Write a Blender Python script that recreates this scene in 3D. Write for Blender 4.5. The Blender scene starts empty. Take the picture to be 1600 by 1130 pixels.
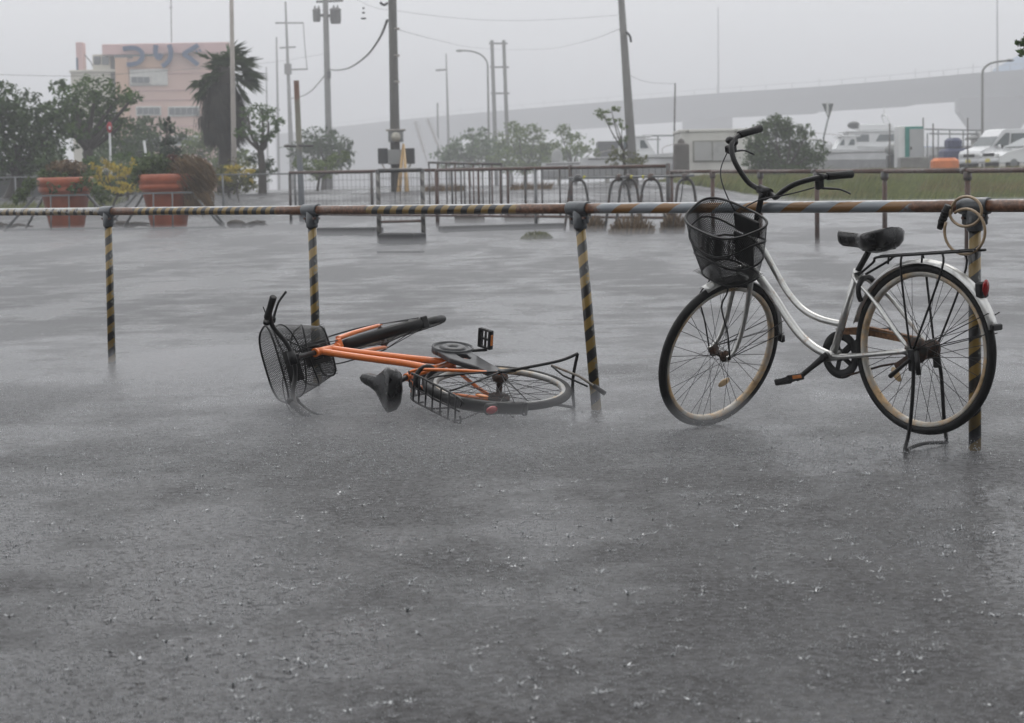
import bpy, bmesh, math, random
from mathutils import Vector, Matrix
random.seed(7)
R_ = math.radians
scene = bpy.context.scene
COL = scene.collection

# ---------------------------------------------------------------- camera
CAM_H, PITCH, ROLL, FPX = 1.0407, 0.0900, 0.0197, 3056.5        # height, down tilt, roll, focal length in photo pixels
FW = Vector((0, math.cos(PITCH), -math.sin(PITCH)))
_u0 = Vector((0, math.sin(PITCH), math.cos(PITCH))); _r0 = Vector((1, 0, 0))
RT = math.cos(ROLL) * _r0 - math.sin(ROLL) * _u0
UP = math.sin(ROLL) * _r0 + math.cos(ROLL) * _u0
CPOS = Vector((0, 0, CAM_H))
cam_d = bpy.data.cameras.new('camera')
cam_d.sensor_width = 36; cam_d.lens = 36 * FPX / 1600
cam_d.clip_start = .05; cam_d.clip_end = 6000
cam_d.dof.use_dof = True; cam_d.dof.focus_distance = 8.3; cam_d.dof.aperture_fstop = 7.0
cam = bpy.data.objects.new('camera', cam_d); COL.objects.link(cam)
cam.matrix_world = Matrix(((RT.x, UP.x, -FW.x, 0), (RT.y, UP.y, -FW.y, 0), (RT.z, UP.z, -FW.z, CAM_H), (0, 0, 0, 1)))
scene.camera = cam

# ---------------------------------------------------------------- overcast sky, weak wide sun, exposure
world = bpy.data.worlds.new('World'); scene.world = world; world.use_nodes = True
_n = world.node_tree.nodes; _l = world.node_tree.links; _n.clear()
_sky = _n.new('ShaderNodeTexSky'); _sky.sky_type = 'NISHITA'; _sky.sun_disc = False
_sky.sun_elevation = R_(59); _sky.sun_rotation = R_(-15); _sky.air_density = 1.0; _sky.dust_density = 4.0; _sky.ozone_density = 1.0
_hs = _n.new('ShaderNodeHueSaturation'); _hs.inputs['Saturation'].default_value = .22; _hs.inputs['Value'].default_value = .085
_mx = _n.new('ShaderNodeMix'); _mx.data_type = 'RGBA'; _mx.inputs['Factor'].default_value = .82      # cloud deck hides most of the blue
_mx.inputs['B'].default_value = (.765, .772, .785, 1)
_bg = _n.new('ShaderNodeBackground'); _bg.inputs['Strength'].default_value = 1.0
_out = _n.new('ShaderNodeOutputWorld')
_l.new(_sky.outputs['Color'], _hs.inputs['Color']); _l.new(_hs.outputs['Color'], _mx.inputs['A'])
_l.new(_mx.outputs['Result'], _bg.inputs['Color']); _l.new(_bg.outputs[0], _out.inputs['Surface'])
sun_d = bpy.data.lights.new('sun', 'SUN'); sun_d.energy = .6; sun_d.angle = R_(40); sun_d.color = (1, .97, .93)
sun = bpy.data.objects.new('sun', sun_d); COL.objects.link(sun)
sun.rotation_euler = (R_(-30), R_(8), 0); sun.location = (0, 0, 60)
vs = scene.view_settings; vs.view_transform = 'Standard'; vs.look = 'None'; vs.gamma = 1; vs.exposure = .61; vs.use_curve_mapping = False
scene.render.engine = 'CYCLES'
cy = scene.cycles
cy.use_denoising = True
cy.volume_bounces = 2; cy.max_bounces = 6; cy.diffuse_bounces = 2; cy.glossy_bounces = 3; cy.transmission_bounces = 4; cy.transparent_max_bounces = 8
cy.use_adaptive_sampling = True; cy.adaptive_threshold = .02
cy.sample_clamp_indirect = 6

# ---------------------------------------------------------------- helpers
def ray(px, py):
    return FW * FPX + RT * (px - 800) - UP * (py - 565)
def at(px, py, Y):
    """the point seen at photo pixel (px, py) whose distance north of the camera is Y metres"""
    d = ray(px, py); return CPOS + d * (Y / d.y)
def smooth(a, b, t):
    t = min(1, max(0, (t - a) / (b - a))); return t * t * (3 - 2 * t)
def terr(x, y):
    """height of the land: flat car park, one per cent rise behind it, then the ramp up to road and quay level"""
    z = 0 if y < 20 else .01 * (y - 20) ** 2 / 12 if y < 26 else .01 * (y - 23)
    if y > 46: z = .23 + (.96 - .23) * smooth(44.5, 64, y) if y < 64 else .96
    right = smooth(4.0, 9.5, x)
    z2 = min(z, .30) + (1.22 - min(z, .30)) * smooth(53, 76, y)
    return z + (z2 - z) * right if y > 46 else z
def gnd(px, py):
    """where the photo pixel's ray meets the land"""
    d = ray(px, py).normalized(); t, dt = 3.0, .25
    while t < 900:
        p = CPOS + d * t
        if p.z < terr(p.x, p.y): return Vector((p.x, p.y, terr(p.x, p.y)))
        t += dt; dt = max(.05, t * .003)
    return CPOS + d * 300
def on(px, Y):
    """the point of the land below photo column px at distance Y"""
    p = at(px, 300, Y)
    for _ in range(3):
        z = terr(p.x, Y)
        lo, hi = -400.0, 2400.0
        for _i in range(40):
            m = (lo + hi) / 2
            if at(px, m, Y).z > z: lo = m
            else: hi = m
        p = at(px, lo, Y)
    return Vector((p.x, Y, terr(p.x, Y)))

class MB:
    """collects shapes into one mesh"""
    def __init__(s): s.v = []; s.f = []; s.sm = []; s.mi = []; s.cur = 0
    def add(s, vs, fs, smooth=False):
        o = len(s.v); s.v += [tuple(q) for q in vs]
        for f in fs: s.f.append(tuple(i + o for i in f)); s.sm.append(smooth); s.mi.append(s.cur)
        return s
    def box(s, c, d, M=None):
        x, y, z = d[0] / 2, d[1] / 2, d[2] / 2; c = Vector(c)
        vs = [Vector(q) for q in ((-x, -y, -z), (x, -y, -z), (x, y, -z), (-x, y, -z), (-x, -y, z), (x, -y, z), (x, y, z), (-x, y, z))]
        if M is not None: vs = [M @ q for q in vs]
        return s.add([q + c for q in vs], [(0, 3, 2, 1), (4, 5, 6, 7), (0, 1, 5, 4), (1, 2, 6, 5), (2, 3, 7, 6), (3, 0, 4, 7)])
    def bbox(s, c, d, b=.01, M=None):
        """box with chamfered vertical and top edges"""
        x, y, z = d[0] / 2, d[1] / 2, d[2] / 2; c = Vector(c); rings = []
        for zz, ins in ((-z, b), (-z + b, 0), (z - b, 0), (z, b)):
            a, e = x - ins, y - ins; rings.append([(-a + b, -e, zz), (a - b, -e, zz), (a, -e + b, zz), (a, e - b, zz), (a - b, e, zz), (-a + b, e, zz), (-a, e - b, zz), (-a, -e + b, zz)])
        vs = [Vector(q) for r in rings for q in r]
        if M is not None: vs = [M @ q for q in vs]
        fs = [tuple(range(7, -1, -1)), tuple(range(24, 32))]
        for k in range(3):
            for i in range(8): j = (i + 1) % 8; fs.append((k * 8 + i, k * 8 + j, k * 8 + 8 + j, k * 8 + 8 + i))
        return s.add([q + c for q in vs], fs)
    def tube(s, pts, rad, n=8, closed=False, caps=True, flat=1.0, ref=None, smooth=True):
        pts = [Vector(p) for p in pts]; N = len(pts)
        if not hasattr(rad, '__len__'): rad = [rad] * N
        rings = []; prev = None
        for i, p in enumerate(pts):
            if closed: t = pts[(i + 1) % N] - pts[i - 1]
            else: t = pts[min(i + 1, N - 1)] - pts[max(i - 1, 0)]
            t = t.normalized() if t.length > 1e-9 else Vector((0, 0, 1))
            if prev is None:
                a = Vector(ref) if ref is not None else (Vector((0, 0, 1)) if abs(t.z) < .9 else Vector((1, 0, 0)))
                u = t.cross(a).normalized()
            else:
                u = prev - t * prev.dot(t); u = u.normalized() if u.length > 1e-9 else t.orthogonal().normalized()
            w = t.cross(u); prev = u
            rings.append([p + u * (rad[i] * math.cos(2 * math.pi * k / n)) + w * (rad[i] * flat * math.sin(2 * math.pi * k / n)) for k in range(n)])
        vs = [q for r in rings for q in r]; fs = []
        for i in range(N if closed else N - 1):
            a, b = i * n, ((i + 1) % N) * n
            for k in range(n): j = (k + 1) % n; fs.append((a + k, a + j, b + j, b + k))
        s.add(vs, fs, smooth)
        if caps and not closed:
            o = len(s.v) - len(vs)
            s.f.append(tuple(o + k for k in range(n - 1, -1, -1))); s.sm.append(False); s.mi.append(s.cur)
            s.f.append(tuple(o + (N - 1) * n + k for k in range(n))); s.sm.append(False); s.mi.append(s.cur)
        return s
    def ellipsoid(s, c, r, n=10, m=6, M=None):
        c = Vector(c); vs = []; fs = []
        for i in range(m + 1):
            th = math.pi * i / m
            for k in range(n):
                ph = 2 * math.pi * k / n
                q = Vector((r[0] * math.sin(th) * math.cos(ph), r[1] * math.sin(th) * math.sin(ph), r[2] * math.cos(th)))
                vs.append((M @ q if M is not None else q) + c)
        for i in range(m):
            for k in range(n): j = (k + 1) % n; fs.append((i * n + k, (i + 1) * n + k, (i + 1) * n + j, i * n + j))
        return s.add(vs, fs, True)
    def prism(s, outline, h, M=None, c=(0, 0, 0)):
        """outline in the XY plane pushed up by h (z from 0 to h)"""
        n = len(outline); c = Vector(c)
        vs = [Vector((x, y, 0)) for x, y in outline] + [Vector((x, y, h)) for x, y in outline]
        if M is not None: vs = [M @ q for q in vs]
        fs = [tuple(range(n - 1, -1, -1)), tuple(range(n, 2 * n))] + [(i, (i + 1) % n, n + (i + 1) % n, n + i) for i in range(n)]
        return s.add([q + c for q in vs], fs)
    def lathe(s, prof, c=(0, 0, 0), n=24, axis='z'):
        c = Vector(c); vs = []; fs = []; m = len(prof)
        for i, (r, z) in enumerate(prof):
            for k in range(n):
                a = 2 * math.pi * k / n; q = (r * math.cos(a), r * math.sin(a), z)
                if axis == 'y': q = (q[0], q[2], q[1])
                if axis == 'x': q = (q[2], q[0], q[1])
                vs.append(Vector(q) + c)
        for i in range(m - 1):
            for k in range(n): j = (k + 1) % n; fs.append((i * n + k, i * n + j, (i + 1) * n + j, (i + 1) * n + k))
        return s.add(vs, fs, True)
    def build(s, name, mats, parent=None, T=None, wind=True):
        if T is not None: s.v = [tuple(T @ Vector(q)) for q in s.v]
        me = bpy.data.meshes.new(name); me.from_pydata(s.v, [], s.f)
        if not isinstance(mats, (list, tuple)): mats = [mats]
        for m in mats: me.materials.append(m)
        me.polygons.foreach_set('use_smooth', s.sm)
        if len(mats) > 1: me.polygons.foreach_set('material_index', s.mi)
        if wind:
            bm = bmesh.new(); bm.from_mesh(me); bmesh.ops.recalc_face_normals(bm, faces=bm.faces); bm.to_mesh(me); bm.free()
        me.update()
        return link(name, me, parent)
def link(name, me, parent=None):
    o = bpy.data.objects.new(name, me); COL.objects.link(o)
    if parent is not None: o.parent = parent
    return o
def empty(name, loc=(0, 0, 0), M=None):
    o = bpy.data.objects.new(name, None); COL.objects.link(o); o.empty_display_size = .1
    if M is not None: o.matrix_world = M
    else: o.location = loc
    return o
def tag(o, label=None, cat=None, group=None, kind=None):
    if label: o['label'] = label
    if cat: o['category'] = cat
    if group: o['group'] = group
    if kind: o['kind'] = kind
    return o
def catmull(P, n=6, closed=False):
    P = [Vector(p) for p in P]; out = []; N = len(P)
    for i in range(N if closed else N - 1):
        if closed: a, b, c, d = P[i - 1], P[i], P[(i + 1) % N], P[(i + 2) % N]
        else: a, b, c, d = P[max(i - 1, 0)], P[i], P[i + 1], P[min(i + 2, N - 1)]
        for k in range(n):
            t = k / n; out.append(.5 * ((2 * b) + (c - a) * t + (2 * a - 5 * b + 4 * c - d) * t * t + (3 * b - a - 3 * c + d) * t ** 3))
    if not closed: out.append(P[-1])
    return out

# ---------------------------------------------------------------- materials
class NT:
    def __init__(s, name):
        s.m = bpy.data.materials.new(name); s.m.use_nodes = True; t = s.m.node_tree; s.n = t.nodes; s.l = t.links
        s.b = s.n['Principled BSDF']; s.out = s.n['Material Output']
    def node(s, t, **kw):
        q = s.n.new(t)
        for k, v in kw.items(): setattr(q, k, v)
        return q
    def val(s, sock, v):
        if hasattr(v, 'is_output') or isinstance(v, bpy.types.NodeSocket): s.l.new(v, sock)
        else: sock.default_value = v
    def coord(s, kind='Object', scale=(1, 1, 1)):
        tc = s.node('ShaderNodeTexCoord'); mp = s.node('ShaderNodeMapping'); mp.inputs['Scale'].default_value = scale
        s.l.new(tc.outputs[kind], mp.inputs['Vector']); return mp.outputs['Vector']
    def noise(s, vec, scale, detail=4, rough=.55, out='Fac', dist=0):
        q = s.node('ShaderNodeTexNoise'); q.inputs['Scale'].default_value = scale; q.inputs['Detail'].default_value = detail; q.inputs['Roughness'].default_value = rough; q.inputs['Distortion'].default_value = dist
        s.l.new(vec, q.inputs['Vector']); return q.outputs[out]
    def ramp(s, fac, stops):
        q = s.node('ShaderNodeValToRGB'); e = q.color_ramp.elements
        while len(e) > 1: e.remove(e[-1])
        for i, (p, c) in enumerate(stops):
            if not hasattr(c, '__len__'): c = (c, c, c)
            k = e[0] if i == 0 else e.new(p)
            k.position = p; k.color = (*c[:3], 1)
        s.l.new(fac, q.inputs['Fac']); return q.outputs['Color']
    def math(s, op, a, b=0, c=None):
        q = s.node('ShaderNodeMath', operation=op); s.val(q.inputs[0], a); s.val(q.inputs[1], b)
        if c is not None: s.val(q.inputs[2], c)
        return q.outputs[0]
    def mix(s, fac, a, b):
        q = s.node('ShaderNodeMix'); q.data_type = 'RGBA'
        s.val(q.inputs['Factor'], fac)
        for k, v in (('A', a), ('B', b)):
            if isinstance(v, (tuple, list)): v = (*v[:3], 1)
            s.val(q.inputs[k], v)
        return q.outputs['Result']
    def bump(s, h, strength=.3, dist=.01):
        q = s.node('ShaderNodeBump'); q.inputs['Strength'].default_value = strength; q.inputs['Distance'].default_value = dist
        s.l.new(h, q.inputs['Height']); s.l.new(q.outputs[0], s.b.inputs['Normal']); return q
    def set(s, **kw):
        names = dict(col='Base Color', rough='Roughness', metal='Metallic', spec='Specular IOR Level', coat='Coat Weight', coatr='Coat Roughness', trans='Transmission Weight', ior='IOR', alpha='Alpha')
        for k, v in kw.items():
            if isinstance(v, (tuple, list)): v = (*v[:3], 1)
            s.val(s.b.inputs[names[k]], v)
        return s

def mat(name, col, rough=.5, metal=0, var=.18, scale=8, coat=0, bump=0, bscale=60, kind='Object', spec=.5):
    """paint, plastic, metal or stone with uneven colour and gloss"""
    t = NT(name); v = t.coord(kind)
    n = t.noise(v, scale, 5)
    c = [tuple(min(1, q * (1 - var)) for q in col), tuple(min(1, q * (1 + var)) for q in col)]
    t.set(col=t.ramp(n, [(.3, c[0]), (.7, c[1])]), metal=metal, spec=spec)
    r = t.ramp(n, [(.25, max(.02, rough * .75)), (.75, min(1, rough * 1.25))]); t.set(rough=r)
    if coat: t.set(coat=coat, coatr=.12)
    if bump: t.bump(t.noise(v, bscale, 4), bump, .004)
    return t.m
def rusty(name, col, rust=(.12, .045, .02), amount=.5, rough=.4, metal=0, scale=9, coat=0):
    """painted or plated steel with rust blooms"""
    t = NT(name); v = t.coord()
    n = t.noise(v, scale, 8, .65); n2 = t.noise(v, scale * 6, 4)
    f = t.math('ADD', t.math('MULTIPLY', n, .75), t.math('MULTIPLY', n2, .25))
    m = t.ramp(f, [(max(0, 1 - amount - .08), 0), (min(1, 1 - amount + .08), 1)])
    rc = t.ramp(n2, [(.3, tuple(q * .5 for q in rust)), (.7, tuple(min(1, q * 1.5) for q in rust))])
    t.set(col=t.mix(m, t.ramp(n2, [(.2, tuple(q * .85 for q in col)), (.8, tuple(min(1, q * 1.12) for q in col))]), rc))
    t.set(rough=t.ramp(m, [(0, rough), (1, .75)]))
    if metal: t.set(metal=t.ramp(m, [(0, metal), (1, 0)]))
    if coat: t.set(coat=coat, coatr=.15)
    return t.m
def leafmat(name, a, b, rough=.45, trans=True):
    """leaves: every leaf its own tone"""
    t = NT(name); g = t.node('ShaderNodeNewGeometry')
    v = t.coord(); n = t.noise(v, .9, 3)
    f = t.math('ADD', t.math('MULTIPLY', g.outputs['Random Per Island'], .6), t.math('MULTIPLY', n, .4))
    c = t.ramp(f, [(.15, a), (.55, tuple((x + y) / 2 for x, y in zip(a, b))), (.9, b)])
    t.set(col=c, rough=rough, spec=.35)
    if trans:
        tl = t.node('ShaderNodeBsdfTranslucent'); t.l.new(c, tl.inputs['Color'])
        mx = t.node('ShaderNodeMixShader'); mx.inputs[0].default_value = .25
        t.l.new(t.b.outputs[0], mx.inputs[1]); t.l.new(tl.outputs[0], mx.inputs[2]); t.l.new(mx.outputs[0], t.out.inputs['Surface'])
    return t.m

# ================================================================ the wet car park
def wet_asphalt():
    t = NT('wet asphalt')
    tc = t.node('ShaderNodeTexCoord'); P = tc.outputs['Object']
    big = t.node('ShaderNodeMapping'); big.inputs['Scale'].default_value = (.42, .15, 1); big.inputs['Rotation'].default_value = (0, 0, R_(28)); t.l.new(P, big.inputs['Vector'])
    film = t.math('ADD', t.math('MULTIPLY', t.noise(big.outputs[0], 1.5, 6, .6), .62), t.math('MULTIPLY', t.noise(P, 1.6, 7, .68), .38))            # sheets of deeper running water between rougher patches
    deep = t.ramp(film, [(.46, 0), (.55, 1)])                        # 0 bare wet aggregate, 1 sheet of water
    grit = t.node('ShaderNodeTexNoise'); grit.inputs['Scale'].default_value = 120; grit.inputs['Detail'].default_value = 2; grit.inputs['Roughness'].default_value = .75; t.l.new(P, grit.inputs['Vector'])
    rip = t.node('ShaderNodeTexNoise'); rip.inputs['Scale'].default_value = 38; rip.inputs['Detail'].default_value = 3; rip.inputs['Roughness'].default_value = .6; t.l.new(P, rip.inputs['Vector'])
    stone = grit.outputs['Fac']
    c1 = t.ramp(stone, [(.34, (.006, .006, .0065)), (.5, (.020, .020, .021)), (.66, (.062, .062, .067))])
    c1 = t.mix(.55, c1, t.ramp(rip.outputs['Fac'], [(.40, (.003, .003, .003)), (.50, (.02, .02, .021)), (.62, (.10, .10, .108))]))
    c2 = t.ramp(rip.outputs['Fac'], [(.36, (.006, .006, .0065)), (.5, (.025, .025, .026)), (.64, (.062, .063, .068))])
    t.set(col=t.mix(deep, c1, c2), ior=1.33)
    t.set(rough=t.ramp(deep, [(0, .52), (1, .20)]))
    def vec(op, a, b):
        q = t.node('ShaderNodeVectorMath', operation=op)
        for i, v in enumerate((a, b)):
            if isinstance(v, tuple): q.inputs[i].default_value = v
            elif isinstance(v, (int, float)): q.inputs['Scale'].default_value = v
            elif op == 'SCALE' and i == 1: t.l.new(v, q.inputs['Scale'])
            else: t.l.new(v, q.inputs[i])
        return q.outputs[0]
    # wavelets and grit tilt the surface
    dr = vec('MULTIPLY', vec('SUBTRACT', rip.outputs['Color'], (.5, .5, .5)), (1, 1, 0))
    dg = vec('MULTIPLY', vec('SUBTRACT', grit.outputs['Color'], (.5, .5, .5)), (1, 1, 0))
    ar = t.ramp(deep, [(0, RIP0), (1, RIP1)]); ag = t.ramp(deep, [(0, GRIT0), (1, GRIT1)])
    d = vec('ADD', vec('SCALE', dr, ar), vec('SCALE', dg, ag))
    geo = t.node('ShaderNodeNewGeometry')
    nm = t.node('ShaderNodeVectorMath', operation='NORMALIZE'); t.l.new(vec('ADD', geo.outputs['Normal'], d), nm.inputs[0]); t.l.new(nm.outputs[0], t.b.inputs['Normal'])
    return t.m
RIP0, RIP1, GRIT0, GRIT1 = 1.75, .90, 1.5, .45
M_ASPH = wet_asphalt()
def grid_mesh(xs, ys, zf):
    b = MB(); nx = len(xs)
    b.v = [(x, y, zf(x, y)) for y in ys for x in xs]
    b.f = [(j * nx + i, j * nx + i + 1, (j + 1) * nx + i + 1, (j + 1) * nx + i) for j in range(len(ys) - 1) for i in range(nx - 1)]
    b.sm = [True] * len(b.f); b.mi = [0] * len(b.f); return b
ys = [-30, -10, 0] + [i * 2 for i in range(1, 60)] + [125, 140, 170, 220, 300, 420, 600, 900, 1500, 2500]
xs = [-1500, -600, -300, -150, -90, -60, -45] + [-36 + 2 * i for i in range(0, 37)] + [45, 60, 90, 150, 300, 600, 1500]
g = grid_mesh(xs, ys, terr).build('ground', M_ASPH, wind=False); tag(g, kind='structure')

# ---------------------------------------------------------------- rain-beaten spray: low sheet of fine droplets over the asphalt
def volume(name, density, col=(.96, .97, 1), aniso=.2):
    m = bpy.data.materials.new(name); m.use_nodes = True; n = m.node_tree.nodes; n.clear()
    o = n.new('ShaderNodeOutputMaterial'); v = n.new('ShaderNodeVolumePrincipled')
    v.inputs['Color'].default_value = (*col, 1); v.inputs['Density'].default_value = density; v.inputs['Anisotropy'].default_value = aniso
    m.node_tree.links.new(v.outputs[0], o.inputs['Volume']); return m
def layer(name, y0, y1, x0, x1, h, density):
    yy = [y0 + (y1 - y0) * i / 24 for i in range(25)]; NX = 20; xx = [x0 + (x1 - x0) * i / NX for i in range(NX + 1)]; b = MB(); nx = NX + 1
    near = y1 < 20                                    # the near spray drifts in uneven gusts and thins out to the front
    hh = lambda x, y: h if not near else .004 + h * smooth(y0, y0 + 3.2, y) * (1 - .98 * smooth(8.6, y1, y)) * max(.25, .75 + .45 * math.sin(1.3 * x + .9 * y) + .3 * math.sin(3.1 * x - 1.7 * y + 1))
    top = [(x, y, terr(x, y) + hh(x, y)) for y in yy for x in xx]; bot = [(x, y, terr(x, y) - .25) for y in yy for x in xx]
    N = len(top); q = lambda j, i: j * nx + i
    fs = []
    for j in range(24):
        for i in range(NX):
            fs.append((q(j, i), q(j, i + 1), q(j + 1, i + 1), q(j + 1, i))); fs.append((N + q(j, i), N + q(j + 1, i), N + q(j + 1, i + 1), N + q(j, i + 1)))
    for j in range(24):
        for i in (0, NX): fs.append((q(j, i), q(j + 1, i), N + q(j + 1, i), N + q(j, i)))
    for i in range(NX):
        for j in (0, 24): fs.append((q(j, i), q(j, i + 1), N + q(j, i + 1), N + q(j, i)))
    b.add(top + bot, fs); o = b.build(name, volume(name, density)); tag(o, 'low white spray beaten up around the bicycles' if y1 < 20 else 'low white spray of rain beaten up from the wet asphalt', 'mist', kind='stuff'); return o
layer('mist', 7.5, 58, -36, 36, .12, .105)
layer('mist', 5.6, 17.0, -6, 6, .12, .20)
# ---------------------------------------------------------------- air full of rain
hz = MB().box((0, 690, 34), (2200, 1500, 72)).build('haze', volume('haze', .0022, aniso=.1)); tag(hz, 'pale grey rain haze filling the air', 'haze', kind='stuff')

# ================================================================ near guard rail with striped posts
def stripe_mat(name, period, duty, cola, colb, wear=.45, worn=(.30, .31, .31), rust=.35, slant=1.0, rustcol=(.16, .075, .04), rust_ends=None, weather=0.0, fade_glare=False):
    """pipe along local Z: tape or paint wound round it in two colours, worn and rusting"""
    t = NT(name); tc = t.node('ShaderNodeTexCoord'); sx = t.node('ShaderNodeSeparateXYZ'); t.l.new(tc.outputs['Object'], sx.inputs[0])
    P = tc.outputs['Object']
    ang = t.math('ARCTAN2', sx.outputs[1], sx.outputs[0])
    wob = t.noise(P, 14, 3)
    z = t.math('ADD', sx.outputs[2], t.math('MULTIPLY', ang, slant * period / (2 * math.pi)))
    z = t.math('ADD', z, t.math('MULTIPLY', t.math('SUBTRACT', wob, .5), .012))
    fr = t.math('FRACT', t.math('DIVIDE', z, period))
    st = t.math('GREATER_THAN', fr, duty)
    n = t.noise(P, 11, 8, .68); n2 = t.noise(P, 55, 5, .6)
    chip = t.math('ADD', t.math('MULTIPLY', n, .6), t.math('MULTIPLY', n2, .4))
    c = t.mix(st, cola, colb)
    side = t.math('COSINE', t.math('SUBTRACT', ang, weather))            # paint weathers away on one side of the pipe; also aims the painted glare
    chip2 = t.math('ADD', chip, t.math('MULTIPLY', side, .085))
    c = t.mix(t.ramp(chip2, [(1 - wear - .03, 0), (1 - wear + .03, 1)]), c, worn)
    if fade_glare: c = t.mix(t.ramp(t.math('ADD', side, t.math('MULTIPLY', t.math('SUBTRACT', n, .5), 1.1)), [(.74, 0), (.95, 1)]), c, (.46, .47, .48))  # whitish top band: faded paint plus wet sky glare painted into the colour
    n3 = t.noise(P, 6, 8, .7)
    rf = t.math('ADD', t.math('MULTIPLY', n3, .7), t.math('MULTIPLY', n2, .3))
    if rust_ends:
        a, b = rust_ends                               # rust grows in from both ends
        e0 = t.ramp(t.math('DIVIDE', sx.outputs[2], a[1]), [(a[0] / a[1], .55), (min(1, a[0] / a[1] + .12), 0)])
        e1 = t.ramp(t.math('DIVIDE', sx.outputs[2], b[1]), [(b[0] / b[1], 0), (min(1, b[0] / b[1] + .1), .55)])
        rf = t.math('ADD', rf, t.math('MAXIMUM', e0, e1))
    rm = t.ramp(rf, [(1 - rust - .05, 0), (1 - rust + .05, 1)])
    rc = t.ramp(n2, [(.3, tuple(q * .45 for q in rustcol)), (.5, rustcol), (.75, tuple(min(1, q * 1.9) for q in rustcol))])
    if fade_glare: rm = t.math('MULTIPLY', rm, t.math('SUBTRACT', 1.0, t.ramp(t.math('ADD', side, t.math('MULTIPLY', t.math('SUBTRACT', n, .5), 1.1)), [(.78, 0), (1.0, .85)])))  # rust thinned out under the painted top glare
    t.set(col=t.mix(rm, c, rc), rough=t.ramp(rm, [(0, .32), (1, .5)]), coat=.5, coatr=.18)
    t.bump(chip, .25, .002)
    return t.m
YEL, BLK, GRY = (.26, .17, .04), (.012, .012, .012), (.30, .32, .34)
POSTB = [on(173, 12.037), None, None, None]
F0 = Vector((-2.4598, 12.037, 0)); FD = Vector((1.4044, -1.5509, 0)); RH = .928      # first post, post spacing, rail height
posts = [F0 + FD * i for i in range(-1, 5)]; posts[3] = posts[3] - FD.normalized() * .045
rail = empty('guard_rail', F0); tag(rail, 'waist-high pipe guard rail with yellow and black striped posts behind the bicycles', 'guard rail')
iv = Matrix.Translation(-F0)
PR = .0243
SLEN = FD.length
leans = {1: (-.012, 0), 2: (.006, .0), 3: (.075, -.005), 4: (.005, .01)}
def along(a, b):
    z = (b - a).normalized(); x = z.orthogonal().normalized() if abs(z.z) > .9 else Vector((0, 0, 1)).cross(z).normalized(); y = z.cross(x)
    return Matrix(((x.x, y.x, z.x, a.x), (x.y, y.y, z.y, a.y), (x.z, y.z, z.z, a.z), (0, 0, 0, 1)))
M_POST = stripe_mat('striped post', .098, .5, BLK, YEL, wear=.47, worn=(.17, .18, .165), rust=.34, slant=-1.0, weather=.2)
M_RAIL = [stripe_mat('rail pale worn', .098, .45, (.03, .025, .02), (.33, .25, .14), wear=.46, worn=(.40, .40, .39), rust=.36, slant=1.0, weather=1.57, fade_glare=True),
          stripe_mat('rail bold stripes far', .085, .5, BLK, YEL, wear=.30, worn=(.35, .33, .28), rust=.33, slant=1.0, rust_ends=((.16, SLEN), (1.74, SLEN)), weather=1.57, fade_glare=True),
          stripe_mat('rail bold stripes', .100, .5, BLK, YEL, wear=.28, worn=(.32, .30, .26), rust=.32, slant=1.0, rust_ends=((.34, SLEN), (1.58, SLEN)), weather=1.57, fade_glare=True),
          stripe_mat('rail grey and amber', .245, .55, (.24, .265, .29), (.24, .115, .025), wear=.26, worn=(.20, .215, .23), rust=.26, slant=1, rust_ends=((.0, SLEN), (1.76, SLEN)), weather=1.57, fade_glare=True),
          stripe_mat('rail near end', .15, .5, BLK, YEL, wear=.42, worn=(.36, .37, .38), rust=.32, slant=1, rust_ends=((.16, SLEN), (2.3, SLEN)), weather=1.57, fade_glare=True)]
M_CLAMP = mat('grey clamp paint', (.075, .085, .095), .38, 0, .25, 30, coat=.4, bump=.3, bscale=120)
M_BOLT = rusty('bolt', (.25, .25, .25), amount=.5, rough=.4, metal=.6)
for i in range(5):
    a, b = posts[i] + Vector((0, 0, RH)), posts[i + 1] + Vector((0, 0, RH))
    bow = Vector((0, 0, -.006)); n = 10
    m = MB(); L = (b - a).length; T = iv @ along(a, b)
    m.tube([(0, 0, L * k / n) for k in range(n + 1)], PR, 20)
    o = m.build('rail', M_RAIL[i], rail); o.matrix_local = T
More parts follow.
